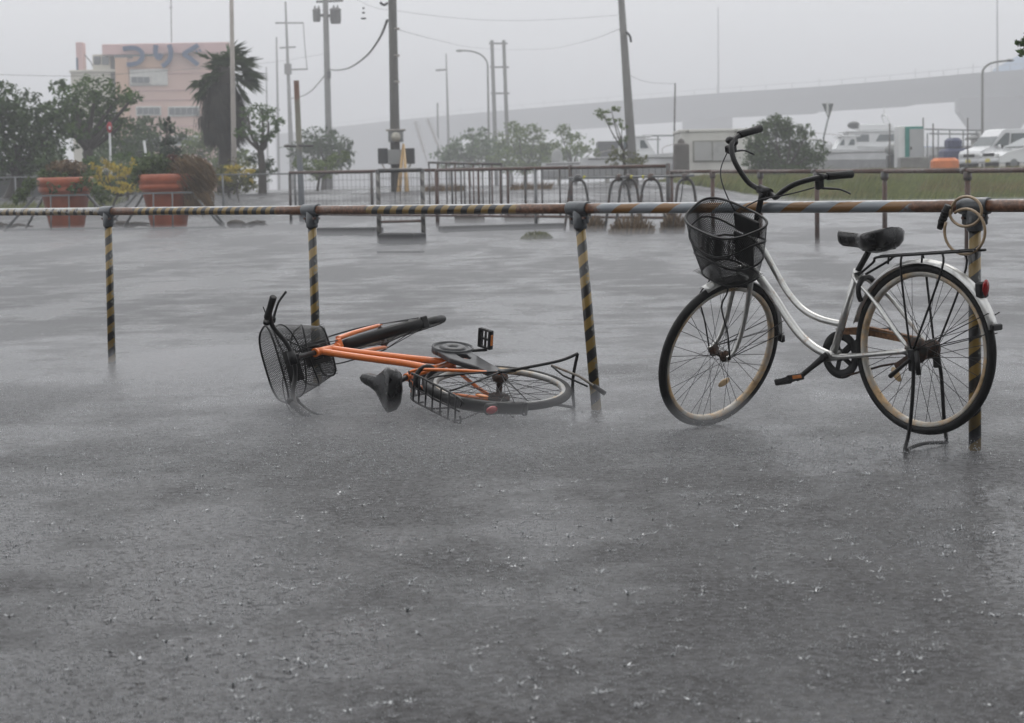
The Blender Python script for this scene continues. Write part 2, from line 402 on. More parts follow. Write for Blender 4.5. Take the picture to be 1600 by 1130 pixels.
for i in range(1, 5):
    p = posts[i]; lx, ly = leans[i]
    foot = p + Vector((lx, ly, -.12)); top = p + Vector((0, 0, RH))
    m = MB(); L = (top - foot).length; T = iv @ along(foot, top)
    m.tube([(0, 0, 0), (0, 0, L * .5), (0, 0, L - .02)], PR * .98, 20); o = m.build('post', M_POST, rail); o.matrix_local = T
    # tee clamp: two half shells over the rail, a socket for the post, bolts
    m = MB(); a = posts[i] + Vector((0, 0, RH)); T = iv @ along(a, a + FD)
    q = PR + .006
    m.lathe([(PR * .98, -.062), (q, -.064), (q + .002, -.058), (q + .002, .058), (q, .064), (PR * .98, .062)], (0, 0, 0), 20)
    o = m.build('clamp', M_CLAMP, rail); o.matrix_local = T
    m = MB(); T2 = iv @ along(top, foot)
    m.lathe([(PR * .9, .0), (q + .001, .0), (q + .001, .088), (q - .002, .094), (PR * .9, .094)], (0, 0, 0), 20)
    x = T2.to_3x3().inverted() @ (FD.normalized())
    for s in (-1, 1):
        ang = math.atan2(x.y, x.x) + (0 if s > 0 else math.pi)
        Rm = Matrix.Rotation(ang, 3, 'Z'); m.bbox(Rm @ Vector((q + .008, 0, .045)), (.034, .016, .052), .004, Rm)
    o2 = m.build('clamp_socket', M_CLAMP, o); o2.matrix_local = T.inverted() @ T2
    for s in (-1, 1):
        ang = math.atan2(x.y, x.x) + (0 if s > 0 else math.pi); Rm = Matrix.Rotation(ang, 3, 'Z')
        m = MB(); m.tube([Rm @ Vector((q + .012, -.02, .045)), Rm @ Vector((q + .012, .022, .045))], .0065, 6, smooth=False)
        o3 = m.build('bolt', M_BOLT, o); o3.matrix_local = T.inverted() @ T2

# ================================================================ bicycles
M_TYRE = mat('tyre rubber', (.008, .008, .008), .5, 0, .3, 40, bump=.4, bscale=220, spec=.3)
M_BLACK = mat('black enamel', (.007, .007, .0075), .4, 0, .3, 25, spec=.35)
M_PLAST = mat('black plastic', (.009, .009, .0095), .45, 0, .25, 30, spec=.35)
M_STEEL = rusty('dull steel', (.28, .28, .28), amount=.42, rough=.35, metal=.7, scale=25)
M_GRIME = rusty('greasy brown steel', (.02, .017, .015), rust=(.07, .033, .018), amount=.5, rough=.5, scale=22)
M_RUSTP = rusty('rusty guard', (.14, .075, .035), rust=(.20, .10, .045), amount=.6, rough=.5, scale=10)
M_SILVER = rusty('silver bicycle paint', (.60, .60, .58), rust=(.30, .15, .06), amount=.37, rough=.30, metal=.85, scale=14, coat=.4)
M_RIMA = rusty('aged rim', (.60, .585, .54), rust=(.48, .33, .18), amount=.50, rough=.35, metal=.25, scale=5)
M_FENDW = rusty('pale fender', (.70, .70, .68), rust=(.36, .22, .10), amount=.29, rough=.3, metal=.6, scale=9, coat=.3)
M_ORANGE = rusty('orange bicycle paint', (.85, .20, .025), rust=(.22, .06, .02), amount=.31, rough=.3, scale=18, coat=1.0)
M_SADDLE = mat('wet saddle vinyl', (.007, .007, .0075), .28, 0, .2, 20, coat=.25, bump=.15, bscale=90, spec=.4)
M_RED = mat('red reflector', (.33, .008, .01), .12, 0, .15, 60, coat=.7)
M_AMBER = mat('amber reflector', (.62, .19, .03), .2, 0, .2, 40, coat=.5)
M_CLEARR = mat('yellowed reflector', (.72, .52, .30), .25, 0, .2, 30, coat=.5)
M_SPOKE = mat('spoke', (.05, .05, .05), .35, .6, .3, 30)
M_CASE = mat('dark grey chain case', (.022, .024, .027), .35, 0, .25, 15, coat=.15, spec=.35)
M_GRIPM = mat('grip rubber', (.009, .009, .0095), .5, 0, .25, 40, bump=.5, bscale=160, spec=.3)
TILT = R_(20); KAX = Vector((-math.sin(TILT), 0, math.cos(TILT))); WR = .33

def fender_mesh(r0, a0, a1, w, n=28, bulge=.016, th=.0022):
    """thin C-section shell round a wheel at the origin in the XZ plane, angles from +X towards +Z"""
    m = MB(); k = 7; rows = []
    for i in range(n + 1):
        a = a0 + (a1 - a0) * i / n; row = []
        for lay in (0, 1):
            for j in range(k):
                s = -1 + 2 * j / (k - 1); rr = r0 - bulge * abs(s) ** 2.4 - (th if lay else 0); ww = w * (1 - (.05 if lay else 0))
                row.append((rr * math.cos(a), s * ww, rr * math.sin(a)))
        rows.append(row)
    vs = [q for r in rows for q in r]; K = 2 * k; fs = []
    for i in range(n):
        o, p = i * K, (i + 1) * K
        for j in range(k - 1):
            fs.append((o + j, o + j + 1, p + j + 1, p + j)); fs.append((o + k + j, p + k + j, p + k + j + 1, o + k + j + 1))
        fs.append((o, p, p + k, o + k)); fs.append((o + k - 1, o + K - 1, p + K - 1, p + k - 1))
    for o in (0, n * K):
        for j in range(k - 1): fs.append((o + j, o + k + j, o + k + j + 1, o + j + 1))
    m.add(vs, fs, True); return m

_wheel_cache = {}
def wheel(name, root, T, rimmat, flange=.024, hubw=.032, hubmat=None, n_sp=36):
    """hub part with tyre, rim and single spokes below it; T places the wheel (axle along Y) in the bicycle"""
    hub = MB(); hub.lathe([(.006, -hubw - .028), (.009, -hubw - .026), (.009, -hubw - .012), (.012, -hubw - .01), (flange, -hubw), (flange, -hubw + .004), (.014, -hubw + .008), (.014, hubw - .008), (flange, hubw - .004), (flange, hubw), (.012, hubw + .01), (.009, hubw + .012), (.009, hubw + .026), (.006, hubw + .028), (0, hubw + .028)], axis='y', n=16)
    h = hub.build(name, hubmat or M_GRIME, root); h.matrix_local = T
    key = 'tyre'
    if key not in _wheel_cache:
        m = MB(); nn = 14; prof = [(WR - .018 + .018 * math.cos(2 * math.pi * i / nn), .0185 * math.sin(2 * math.pi * i / nn)) for i in range(nn + 1)]
        m.lathe(prof, axis='y', n=72); o = m.build('tyre', M_TYRE, h); _wheel_cache[key] = o.data
        m = MB(); m.lathe([(.300, -.013), (.2965, -.0145), (.287, -.0135), (.281, -.008), (.280, 0), (.281, .008), (.287, .0135), (.2965, .0145), (.300, .013), (.292, .010), (.292, -.010), (.300, -.013)], axis='y', n=72); _wheel_cache['rimb'] = m
    else: o = link('tyre', _wheel_cache[key], h)
    m = _wheel_cache['rimb']; b = MB(); b.v, b.f, b.sm, b.mi = list(m.v), list(m.f), list(m.sm), list(m.mi); b.build('rim', rimmat, h)
    sk = ('spoke', flange, hubw)
    for i in range(n_sp):
        side = 1 if i % 2 else -1; lead = 1 if (i // 2) % 2 else -1
        if (sk, side, lead) not in _wheel_cache:
            m = MB(); a = lead * R_(62); m.tube([(flange * .9 * math.cos(a), side * hubw, flange * .9 * math.sin(a)), (.283, side * .003, 0)], .00135, 4)
            o = m.build('spoke', M_SPOKE, h); _wheel_cache[(sk, side, lead)] = o.data
        else: o = link('spoke', _wheel_cache[(sk, side, lead)], h)
        o.matrix_local = Matrix.Rotation(-2 * math.pi * (i + .2 * lead) / n_sp, 4, 'Y')
    return h

def saddle_mesh(xn, xt, z, w=.105):
    """vinyl saddle from nose xn back to tail xt with its top at z"""
    m = MB(); L = xn - xt; secs = [(0, .005, .4), (.03, .020, .8), (.10, .026, 1), (.25, .030, 1), (.42, .040, 1), (.56, .066, 1), (.70, .095, 1.05), (.84, .105, 1.05), (.94, .096, .95), (.99, .07, .7), (1, .03, .3)]
    rings = []
    for t, hw, hh in secs:
        x = xn - L * t; hw *= w / .105; up = -.012 * math.sin(math.pi * t) + .010 * max(0, t - .7); h = (.042 + .024 * min(1, max(0, (t - .4) / .2))) * hh; ring = []
        for k in range(12):
            a = 2 * math.pi * k / 12; cy_, sz = math.cos(a), math.sin(a)
            yy = hw * (abs(cy_) ** .7) * (1 if cy_ > 0 else -1)
            zz = (.018 if sz > 0 else h) * sz * (abs(sz) ** -.2 if abs(sz) > .01 else 0)
            if sz < 0: zz -= (.018 if t > .6 else .004) * abs(cy_) ** 2 * 0 
            ring.append((x, yy, z - .018 + up + zz))
        rings.append(ring)
    vs = [q for r in rings for q in r]; fs = []
    for i in range(len(rings) - 1):
        for k in range(12): j = (k + 1) % 12; fs.append((i * 12 + k, i * 12 + j, (i + 1) * 12 + j, (i + 1) * 12 + k))
    fs.append(tuple(range(12))); fs.append(tuple((len(rings) - 1) * 12 + k for k in range(12)))
    m.add(vs, fs, True); return m

def basket_parts(root, T, back, front, wb_, wf_, ztop, zbot, bb, bf, wbb, wbf, matl, cell=.0088, wire=.0031, band=True):
    """expanded-metal basket: rim tube, diamond mesh walls and floor, bands"""
    def loop(xb, xf, hb, hf, z, n, zd=0):
        out = []
        for i in range(n):
            a = 2 * math.pi * i / n; c, s = math.cos(a), math.sin(a)
            r = (abs(c) ** 3.2 + abs(s) ** 3.2) ** (-1 / 3.2)
            u, v = r * c, r * s                          # rounded square
            x = (xf + xb) / 2 + u * (xf - xb) / 2; hw = hb + (hf - hb) * (u + 1) / 2
            out.append(Vector((x, v * hw, z + zd * (-u))))
        return out
    N = 120
    top = loop(back, front, wb_, wf_, ztop, N, .012); bot = loop(bb, bf, wbb, wbf, zbot, N)
    m = MB(); m.tube(top, .0055, 6, closed=True); b = m.build('basket', matl, root, T=T)
    per = sum((top[i] - top[i - 1]).length for i in range(N)); nu = int(per / cell); H = (ztop - zbot); nv = int(H / (cell * .9))
    def P(u, v):
        u = (u % 1) * N; i = int(u); t = u - i
        a = top[i % N].lerp(top[(i + 1) % N], t); c = bot[i % N].lerp(bot[(i + 1) % N], t)
        q = a.lerp(c, v); mid = Vector(((a.x + c.x) / 2 * 0 + (back + front) / 2, 0, q.z)); d = (q - mid)
        return q + Vector((d.x, d.y, 0)) * (.05 * math.sin(math.pi * v))
    m = MB(); steps = 10; slope = nv / nu
    for d in (-1, 1):
        for k in range(nu):
            pts = [P(k / nu + d * slope * s / steps * .5, s / steps) for s in range(steps + 1)]
            vs = []
            for s, p in enumerate(pts):
                q = pts[min(s + 1, steps)] - pts[max(s - 1, 0)]; nrm = Vector((p.x - (back + front) / 2, p.y, 0)); e = q.cross(nrm).normalized() * (wire / 2)
                vs += [p + e, p - e]
            m.add(vs, [(2 * s, 2 * s + 1, 2 * s + 3, 2 * s + 2) for s in range(steps)])
    m.build('wire_mesh', matl, b, T=T, wind=False)
    m = MB(); x0, x1 = bb, bf; L = x1 - x0
    for i in range(int(L / (cell * .8)) + 1):
        x = x0 + i * cell * .8; m.box((x, 0, zbot), (.0022, 2 * min(wbb, wbf) * .97, .001))
    for i in range(int(2 * wbb / (cell * 1.2)) + 1):
        y = -wbb + i * cell * 1.2; m.box((bb + L / 2, y * .97, zbot - .0012), (L, .0022, .001))
    m.tube(bot, .0045, 6, closed=True); m.build('basket_floor', matl, b, T=T, wind=False)
    if band:
        m = MB()
        for v0, amp in ((.34, .10), (.62, -.07)):
            pts = [P(i / 60, v0 + amp * math.cos(4 * math.pi * i / 60)) * 1.0 for i in range(60)]
            m.tube(pts, .0045, 5, closed=True)
        m.build('band', matl, b, T=T)
        m = MB(); m.bbox((back + .012, .03, ztop - .055), (.012, .15, .075), .003); m.bbox((back + .012, .0, zbot + .08), (.012, .11, .13), .003)
        m.build('mount_plate', M_PLAST, b, T=T)
    return b

def bicycle(name, M, c):
    root = empty(name, M=M); wb = c['wb']; fm = c['paint']
    fa = Vector((wb, 0, WR)); piv = fa - Vector((math.cos(TILT), 0, math.sin(TILT))) * .05
    TS = Matrix.Translation(piv) @ Matrix.Rotation(c['steer'], 4, KAX) @ Matrix.Translation(-piv)
    A = lambda t, y=0: piv + KAX * t + Vector((0, y, 0))
    rel = lambda x, y, z: piv + Vector((x, y, z))
    BB = Vector((.456, 0, .303)); st_top = Vector((.306, 0, .639))
    # frame
    m = MB(); m.tube([A(.385), A(.545)], .0185, 14); m.tube([A(.383), A(.397)], .0215, 14); m.tube([A(.535), A(.548)], .0215, 14)
    for P_, r in c['tubes']: m.tube(catmull([(x, 0, z) for x, z in P_], 6), r, 12)
    m.tube([BB + Vector((0, -.036, 0)), BB + Vector((0, .036, 0))], .021, 14)
    m.tube([BB, st_top], .0152, 12)
    m.tube([st_top - Vector((-.012, 0, .026)), st_top + Vector((-.002, 0, .004))], .0185, 12)
    for s in (-1, 1):
        m.tube(catmull([(.44, s * .018, .300), (.38, s * .034, .302), (.2, s * .056, .315), (.03, s * .062, .328)], 4), .0095, 8)
        m.tube(catmull([(.318, s * .012, .625), (.285, s * .036, .600), (.20, s * .052, .535), (.10, s * .06, .42), (.022, s * .064, .338)], 4), .0078, 8)
        m.box((.008, s * .063, .332), (.05, .005, .03))
    m.tube([(.29, -.034, .603), (.29, .034, .603)], .006, 8); m.tube([(.35, -.03, .303), (.35, .03, .303)], .006, 8)
    fr = m.build('frame', fm, root)
    if c.get('sticker'):
        q = MB(); q.tube([BB.lerp(st_top, .60), BB.lerp(st_top, .68)], .0157, 12, caps=False); q.build('sticker', mat('frame sticker', (.5, .05, .03), .4), fr)
    # fork
    m = MB(); m.tube([A(.36), A(.40)], .017, 12); m.bbox(A(.368), (.03, .085, .028), .006)
    for s in (-1, 1):
        pts = [A(.37, s * .04), A(.25, s * .049), A(.14, s * .053), piv + KAX * .05 + Vector((.014, s * .056, .004)), fa + Vector((-.002, s * .058, .003))]
        m.tube(catmull(pts, 5), [.0125 - .0045 * i / 20 for i in range(21)], 10)
        m.box(fa + Vector((0, s * .058, 0)), (.024, .005, .024))
    m.build('fork', c['forkmat'], root, T=TS)
    # stem and handlebar
    m = MB(); m.tube([A(.54), A(.68), A(.705)], .0125, 12); m.tube([rel(-.255, -.032, .665), rel(-.255, .032, .665)], .0195, 12); m.bbox(rel(-.25, 0, .648), (.03, .036, .04), .006)
    stem = m.build('stem', c['barmat'], root, T=TS)
    m = MB(); right = [(-.255, 0, .665), (-.252, .05, .663), (-.226, .10, .680), (-.205, .165, .735), (-.228, .215, .775), (-.285, .252, .788), (-.36, .268, .778), (-.475, .280, .748)]
    left = c['bar'][0] if 'bar' in c else [(-.475, -.262, .792), (-.375, -.256, .806), (-.318, -.244, .806), (-.272, -.214, .792), (-.246, -.165, .748), (-.248, -.10, .684), (-.256, -.05, .664)]
    if 'bar' in c: right = c['bar'][1]
    m.tube(catmull([rel(*q) for q in left + right], 5), .0112, 10)
    hb = m.build('handlebar', c['barmat'], root, T=TS)
    for s in (-1, 1):
        e0, e1 = (Vector(right[-2]), Vector(right[-1])) if s > 0 else (Vector(left[1]), Vector(left[0])); ed = (e1 - e0).normalized(); e1 = e1 + ed * .008; e0 = e1 - ed * .135; g0, g1 = rel(*e0), rel(*e1)
        m = MB(); m.tube([g0, g0.lerp(g1, .04), g0.lerp(g1, .5), g0.lerp(g1, .96), g1], [.013, .0165, .0155, .0168, .012], 12); m.build('grip', M_GRIPM, hb, T=TS)
        dz = 0 if s > 0 else .022
        LV = Matrix.Identity(4)
        if 'bar' in c:
            q0 = Vector((-1, s * .12, -.25)).normalized(); q1 = ed; ax_ = q0.cross(q1); LV = Matrix.Translation(g0) @ Matrix.Rotation(q0.angle(q1), 4, ax_) @ Matrix.Translation(-rel(-.345, s * .266, .781))
        m = MB(); m.tube([rel(-.318, s * .258, .786), rel(-.335, s * .262, .782)], .0165, 12)
        m.bbox(rel(-.318, s * .262, .757), (.036, .02, .042), .004)
        m.tube(catmull([rel(-.322, s * .268, .740), rel(-.355, s * .277, .728), rel(-.405, s * .287, .708), rel(-.455, s * .290, .672)], 4), [.010, .0095, .009, .0085, .008, .008, .0075, .0075, .007, .007, .007, .007, .008], 6, flat=.55)
        m.build('brake_lever', M_PLAST, hb, T=TS @ LV)
        if s == -1 and 'bar' not in c:
            m = MB(); m.ellipsoid(rel(-.30, -.25, .805), (.022, .022, .016)); m.bbox(rel(-.29, -.245, .768), (.03, .04, .034), .005); m.build('bell', M_PLAST, hb, T=TS)
    m = MB()
    m.tube(catmull([rel(-.29, .262, .752), rel(-.20, .20, .735), rel(-.14, .08, .69), rel(-.135, -.02, .60), rel(-.16, -.035, .48), rel(-.15, -.03, .36)], 6), .0028, 6)
    m.tube(catmull([rel(-.29, -.262, .752), rel(-.20, -.21, .70), rel(-.15, -.10, .62), rel(-.17, -.02, .52), rel(-.21, .02, .44)], 6), .0028, 6)
    m.build('brake_cable', M_PLAST, hb, T=TS)
    # wheels
    wheel('front_wheel', root, TS @ Matrix.Translation(fa) @ Matrix.Rotation(.3, 4, 'Y'), c['rim_front'], .026, .036)
    rw = wheel('rear_wheel', root, Matrix.Translation((0, 0, WR)) @ Matrix.Rotation(.8, 4, 'Y'), c['rim_rear'], .032, .034)
    m = MB(); m.lathe([(.0, .036), (.048, .037), (.052, .042), (.050, .056), (.03, .060), (.012, .062)], (0, 0, WR), 24, 'y')      # drum brake
    m.bbox((.05, .056, WR - .035), (.11, .008, .02), .002, Matrix.Rotation(R_(28), 3, 'Y'))
    m.build('drum_brake', M_GRIME, root)
    m = MB(); m.lathe([(.0, -.066), (.030, -.064), (.036, -.058), (.036, -.040), (.024, -.038), (0, -.037)], (0, 0, WR), 18, 'y'); m.build('sprocket', M_GRIME, root)
    # fenders
    m = fender_mesh(.349, R_(18), R_(167), .029); rf = m.build('rear_fender', c['fender'], root, T=Matrix.Translation((0, 0, WR)))
    q = MB(); a = R_(166); q.bbox((.346 * math.cos(a), 0, WR + .346 * math.sin(a)), (.02, .06, .024), .004); q.build('mud_flap', M_PLAST, rf)
    q = MB()
    for s in (-1, 1):
        q.tube(catmull([(-.325, s * .03, WR + .135), (-.30, s * .04, WR + .125), (-.01, s * .069, WR + .004)], 3), .0022, 5)
        q.tube([(-.318, s * .03, WR + .06), (-.005, s * .069, WR + .002)], .0022, 5)
    q.build('fender_stay', M_BLACK, rf)
    m = fender_mesh(.349, R_(c.get('ff0', 80)), R_(192), .028); m.v = [tuple(Vector(v) + fa) for v in m.v]; ff = m.build('front_fender', c['ffender'], root, T=TS)
    q = MB(); a = R_(191); q.bbox(fa + Vector((.343 * math.cos(a), 0, .343 * math.sin(a))), (.02, .058, .036), .004)
    for s in (-1, 1):
        for ang in (176, 186): a = R_(ang); q.tube([fa + Vector((.343 * math.cos(a), s * .028, .343 * math.sin(a))), fa + Vector((-.004, s * .064, .003))], .0022, 5)
    q.build('fender_stay', M_BLACK, ff, T=TS)
    # saddle, post, springs
    sn, stl, sz = c['saddle']
    sd = saddle_mesh(sn, stl, sz).build('saddle', M_SADDLE, root)
    q = MB(); px = sn - (sn - stl) * .66
    for s in (-1, 1):
        q.tube(catmull([(sn - .05, s * .012, sz - .055), (px + .03, s * .02, sz - .075), (px - .03, s * .045, sz - .078), (stl + .05, s * .055, sz - .06)], 4), .0035, 6)
        for k in range(3): q.tube([(stl + .055 + .017 * math.cos(w), s * .058 + .017 * math.sin(w), sz - .085 + .012 * k + .004 * w / 6.28) for w in [i * .6 for i in range(11)]], .0025, 5)
    q.build('saddle_spring', M_BLACK, sd)
    m = MB(); top = Vector((px, 0, sz - .05)); m.tube([BB.lerp(st_top, .85), st_top, top], .0127, 10); m.bbox(top - Vector((0, 0, .02)), (.05, .04, .03), .005)
    m.tube([st_top + Vector((.0, -.03, -.012)), st_top + Vector((-.02, .04, -.008)), st_top + Vector((-.05, .042, -.004))], .004, 6)
    m.build('seat_post', M_BLACK, root)
    # rear rack
    m = MB(); z0, z1 = .692, .700
    for s in (-1, 1):
        m.tube(catmull([(.285, s * .022, .625), (.19, s * .045, .672), (.155, s * .06, z0), (0, s * .062, (z0 + z1) / 2), (-.25, s * .055, z1), (-.262, s * .02, z1)], 5), .0052, 8)
        for x0, x1 in ((.035, .012), (-.155, -.03)):
            m.tube(catmull([(x0, s * .062, z0 + .004), (x0 - .002, s * .075, z0 - .06), (x1, s * .074, WR + .05), (.0, s * .07, WR + .004)], 4), .0045, 7)
    for x in (.14, .09, .03, -.03, -.10, -.17, -.23): m.tube([(x, -.061, z0 + .005 + (.14 - x) * .02), (x, .061, z0 + .005 + (.14 - x) * .02)], .0042, 6)
    m.tube([(.14, 0, z0 + .004), (-.26, 0, z1 + .004)], .0042, 6)
    for x in (.1, -.06): m.tube([(x, .061, z0), (x + .004, .061, z0 - .028)], .0042, 6)
    m.build('rear_rack', M_BLACK, root)
    # reflector on the rear fender
    m = MB(); ra = R_(142); rc = Vector((.372 * math.cos(ra), 0, WR + .372 * math.sin(ra))); dr = Vector((-1, 0, .16)).normalized()
    m.bbox(rc + dr * -.014 + Vector((0, 0, -.004)), (.034, .05, .062), .008); rh = m.build('rear_reflector', M_PLAST, root)
    q = MB(); Mx = Matrix.Rotation(R_(-9), 3, 'Y'); q.ellipsoid(rc + dr * .004, (.011, .019, .033), 16, 8, Mx); q.build('lens', M_RED, rh)
    # cranks and pedals
    ca = c['crank']; cl = .152
    for s in (1, -1):
        d = Vector((math.cos(ca), 0, math.sin(ca))) * s; b0 = BB + Vector((0, s * .052, 0)); b1 = b0 + d * cl + Vector((0, s * .018, 0))
        m = MB(); m.tube([b0 - d * .015, b0, b0 + d * cl * .5 + Vector((0, s * .009, 0)), b1, b1 + d * .012], [.013, .0155, .0115, .0115, .008], 8, flat=.65, ref=(0, 1, 0)); m.tube([BB + Vector((0, s * .03, 0)), b0 + Vector((0, s * .012, 0))], .012, 10)
        cr = m.build('crank', M_BLACK, root)
        pc = b1 + Vector((0, s * .055, 0)); Rp = Matrix.Rotation(c['pedal'][0 if s > 0 else 1], 3, 'Y')
        m = MB()
        for dx in (-.034, .034): m.bbox(pc + Rp @ Vector((dx, 0, 0)), (.016, .092, .026), .003, Rp)
        for dy in (-.042, 0, .042): m.bbox(pc + Vector((0, dy, 0)), (.068, .010, .018), .002, Rp)
        m.tube([b1, pc + Vector((0, s * .04, 0))], .006, 8); pd = m.build('pedal', M_PLAST, root)
        for dx in (-.0425, .0425):
            q = MB(); q.bbox(pc + Rp @ Vector((dx, 0, 0)), (.004, .052, .014), .001, Rp); q.build('pedal_reflector', M_AMBER, pd)
    # chain drive on the bicycle's right side
    My = lambda y: Matrix(((1, 0, 0, 0), (0, 0, -1, y), (0, 1, 0, 0), (0, 0, 0, 1)))
    if c['old']:
        m = MB(); nn = 40; ro, ri = .094, .060
        for y in (-.052, -.047): pass
        m.lathe([(ri, -.050), (ro, -.050), (ro + .003, -.048), (ro, -.046), (ri, -.046), (ri, -.050)], BB, 40, 'y'); m.lathe([(.0, -.050), (.026, -.050), (.026, -.044), (0, -.044)], BB, 16, 'y')
        for k in range(5):
            a = 2 * math.pi * k / 5; m.bbox(BB + Vector((.043 * math.cos(a), -.048, .043 * math.sin(a))), (.05, .004, .022), .001, Matrix.Rotation(-a, 3, 'Y'))
        m.build('chainring', M_BLACK, root)
        m = MB(); up = [(.47, .092), (.30, .098), (.05, .052), (.03, .036), (.05, .022), (.30, .062), (.46, .070)]
        m.prism([(x, z + .318) for x, z in up], .022, Matrix(((1, 0, 0), (0, 0, -1), (0, 1, 0))), (0, -.042, 0)); m.build('chain_guard', M_RUSTP, root)
        m = MB(); m.tube([(.456, -.049, .303 - .09), (.25, -.049, .26), (0, -.049, WR - .034)], .005, 6); m.build('chain', M_GRIME, root)
    else:
        m = MB(); out = []
        for k in range(19): a = R_(60 + 240 * k / 18 - 90 - 0); 
        import math as _m
        outer = [(.456 + .100 * _m.cos(R_(a)), .303 + .100 * _m.sin(R_(a))) for a in range(105, -80, -15)][::-1]
        outer = [(.456 + .100 * _m.cos(R_(a)), .303 + .100 * _m.sin(R_(a))) for a in range(-75, 106, 12)]
        case = outer + [(.30, .415), (.12, .372), (.05, .375), (.02, .352), (.02, .312), (.05, .290), (.15, .285), (.33, .262), (.40, .235), (.46, .200)]
        # body with an opening between the two chain runs
        inner = [(.36, .345), (.345, .30), (.27, .318), (.25, .338), (.28, .356)]
        bmx = bmesh.new(); vo = [bmx.verts.new((x, -.045, z)) for x, z in case[:-1]]; vi = [bmx.verts.new((x, -.045, z)) for x, z in inner]
        eo = [bmx.edges.new((vo[i], vo[(i + 1) % len(vo)])) for i in range(len(vo))]; ei = [bmx.edges.new((vi[i], vi[(i + 1) % len(vi)])) for i in range(len(vi))]
        bmesh.ops.triangle_fill(bmx, use_beauty=True, edges=eo + ei)
        r = bmesh.ops.extrude_face_region(bmx, geom=list(bmx.faces)); bmesh.ops.translate(bmx, verts=[v for v in r['geom'] if isinstance(v, bmesh.types.BMVert)], vec=(0, -.026, 0))
        bmesh.ops.recalc_face_normals(bmx, faces=bmx.faces); me = bpy.data.meshes.new('chain_case'); bmx.to_mesh(me); bmx.free(); me.materials.append(M_CASE); cc = link('chain_case', me, root)
        md = cc.modifiers.new('edge', 'BEVEL'); md.width = .006; md.segments = 2; md.limit_method = 'ANGLE'
        q = MB(); q.lathe([(.087, -.071), (.092, -.079), (.098, -.079), (.100, -.071)], BB, 40, 'y'); q.lathe([(.02, -.071), (.03, -.080), (.058, -.080), (.064, -.071)], BB, 30, 'y'); q.build('case_rim', M_CASE, cc)
    # double-leg stand
    m = MB(); sa = c['stand']; Ls = c['stand_len']; d = Vector((math.cos(sa), 0, math.sin(sa))); ax = Vector((0, 0, WR))
    L = [ax + Vector((.0, s * .072, 0)) for s in (-1, 1)]
    pts = []
    for s in (-1, 1):
        leg = [ax + Vector((0, s * .074, 0)), ax + d * .10 + Vector((-.012, s * .085, 0)), ax + d * (Ls * .75) + Vector((-.004, s * .105, 0)), ax + d * Ls + Vector((.006, s * .13, 0))]
        m.tube(catmull(leg, 5), .0075, 8)
        m.bbox(ax + d * .035 + Vector((0, s * .076, 0)), (.034, .012, .085), .004)
    m.tube(catmull([ax + d * Ls + Vector((.006, -.13, 0)), ax + d * (Ls - .012) + Vector((.012, 0, 0)), ax + d * Ls + Vector((.006, .13, 0))], 5), .0075, 8)
    kst = m.build('stand', M_BLACK, root)
    q = MB(); q.tube([ax + Vector((.0, .085, -.03)), ax + Vector((.05, .10, -.07)), ax + Vector((.085, .105, -.095))], [.010, .012, .014], 8, flat=.7); q.tube([ax + Vector((-.03, .085, .0)), ax + Vector((-.04, .09, -.09))], .010, 8); q.build('stand_lever', M_PLAST, kst)
    # ring lock and rear brake clutter below the saddle
    m = MB(); m.tube([(.262 + .0, .055 * math.cos(a), .56 + .055 * math.sin(a)) for a in [R_(x) for x in range(-40, 221, 20)]], .011, 6); m.build('ring_lock', M_PLAST, root)
    # basket and its stays
    k = c['bs']; zb0, zb1 = c['bz']; bk = basket_parts(root, TS @ Matrix.Translation(piv), -.135, -.135 + .228 * k, .210 * k, .150 * k, zb0, zb1, -.122, -.122 + .175 * k, .130 * k, .112 * k, c['basketmat'])
    for s in (-1, 1):
        q = MB(); q.tube(catmull([rel(.02, s * .05, .37), rel(.03, s * .06, .33), rel(.075, s * .07, .28), rel(.055, s * .072, .15), fa + Vector((0, s * .066, .0))], 5), .0035, 6); q.build('basket_stay', M_BLACK, root, T=TS)
        q = MB(); q.tube([A(.50) + Vector((0, s * .03, 0)), rel(-.13, s * .03, .50)], .006, 6); q.build('basket_bracket', M_BLACK, root, T=TS)
    # spoke reflectors
    for T_, rr, a in ((TS @ Matrix.Translation(fa), .15, c['refl'][0]), (Matrix.Translation((0, 0, WR)), .17, c['refl'][1])):
        q = MB(); Mx = Matrix.Rotation(-a, 3, 'Y'); q.ellipsoid(Mx @ Vector((rr, 0, 0)), (.017, .007, .034), 12, 6, Mx); q.build('spoke_reflector', M_CLEARR if c['old'] else M_AMBER, root, T=T_)
    return root

# silver bicycle on its stand, front wheel swung round to the left
MS = Matrix(((-0.64622201, -0.76205774, -0.04080572, 1.59451359), (0.76164148, -0.64738219, 0.02825882, 7.46570082), (-0.04795175, -0.01281785, 0.99876741, .05160502), (0, 0, 0, 1)))
silver = bicycle('bicycle', MS, dict(wb=1.0762, paint=M_SILVER, forkmat=M_SILVER, barmat=M_BLACK, steer=1.5159, old=True,
    tubes=[([(.885, .690), (.815, .615), (.745, .535), (.68, .450), (.615, .382), (.54, .332), (.462, .303)], .0172),
           ([(.850, .792), (.795, .735), (.735, .645), (.675, .560), (.60, .492), (.51, .452), (.400, .430)], .0138)],
    rim_front=M_RIMA, rim_rear=M_RIMA, fender=M_FENDW, ffender=M_FENDW, saddle=(.392, .125, .803), crank=math.atan2(-.085, .125), pedal=(.25, .1), stand=R_(-89), stand_len=.375, bs=1.0, bz=(.625, .370), basketmat=M_BLACK, refl=(R_(-95), R_(-35))))
tag(silver, 'silver city bicycle standing on its stand at the guard rail', 'bicycle')
MO = Matrix(((-0.5404, -0.0754, -0.838, 0.2169163), (0.8218, 0.1665, -0.5449, 8.99009678), (0.1806, -0.9832, -0.028, 0.13814503), (0, 0, 0, 1)))
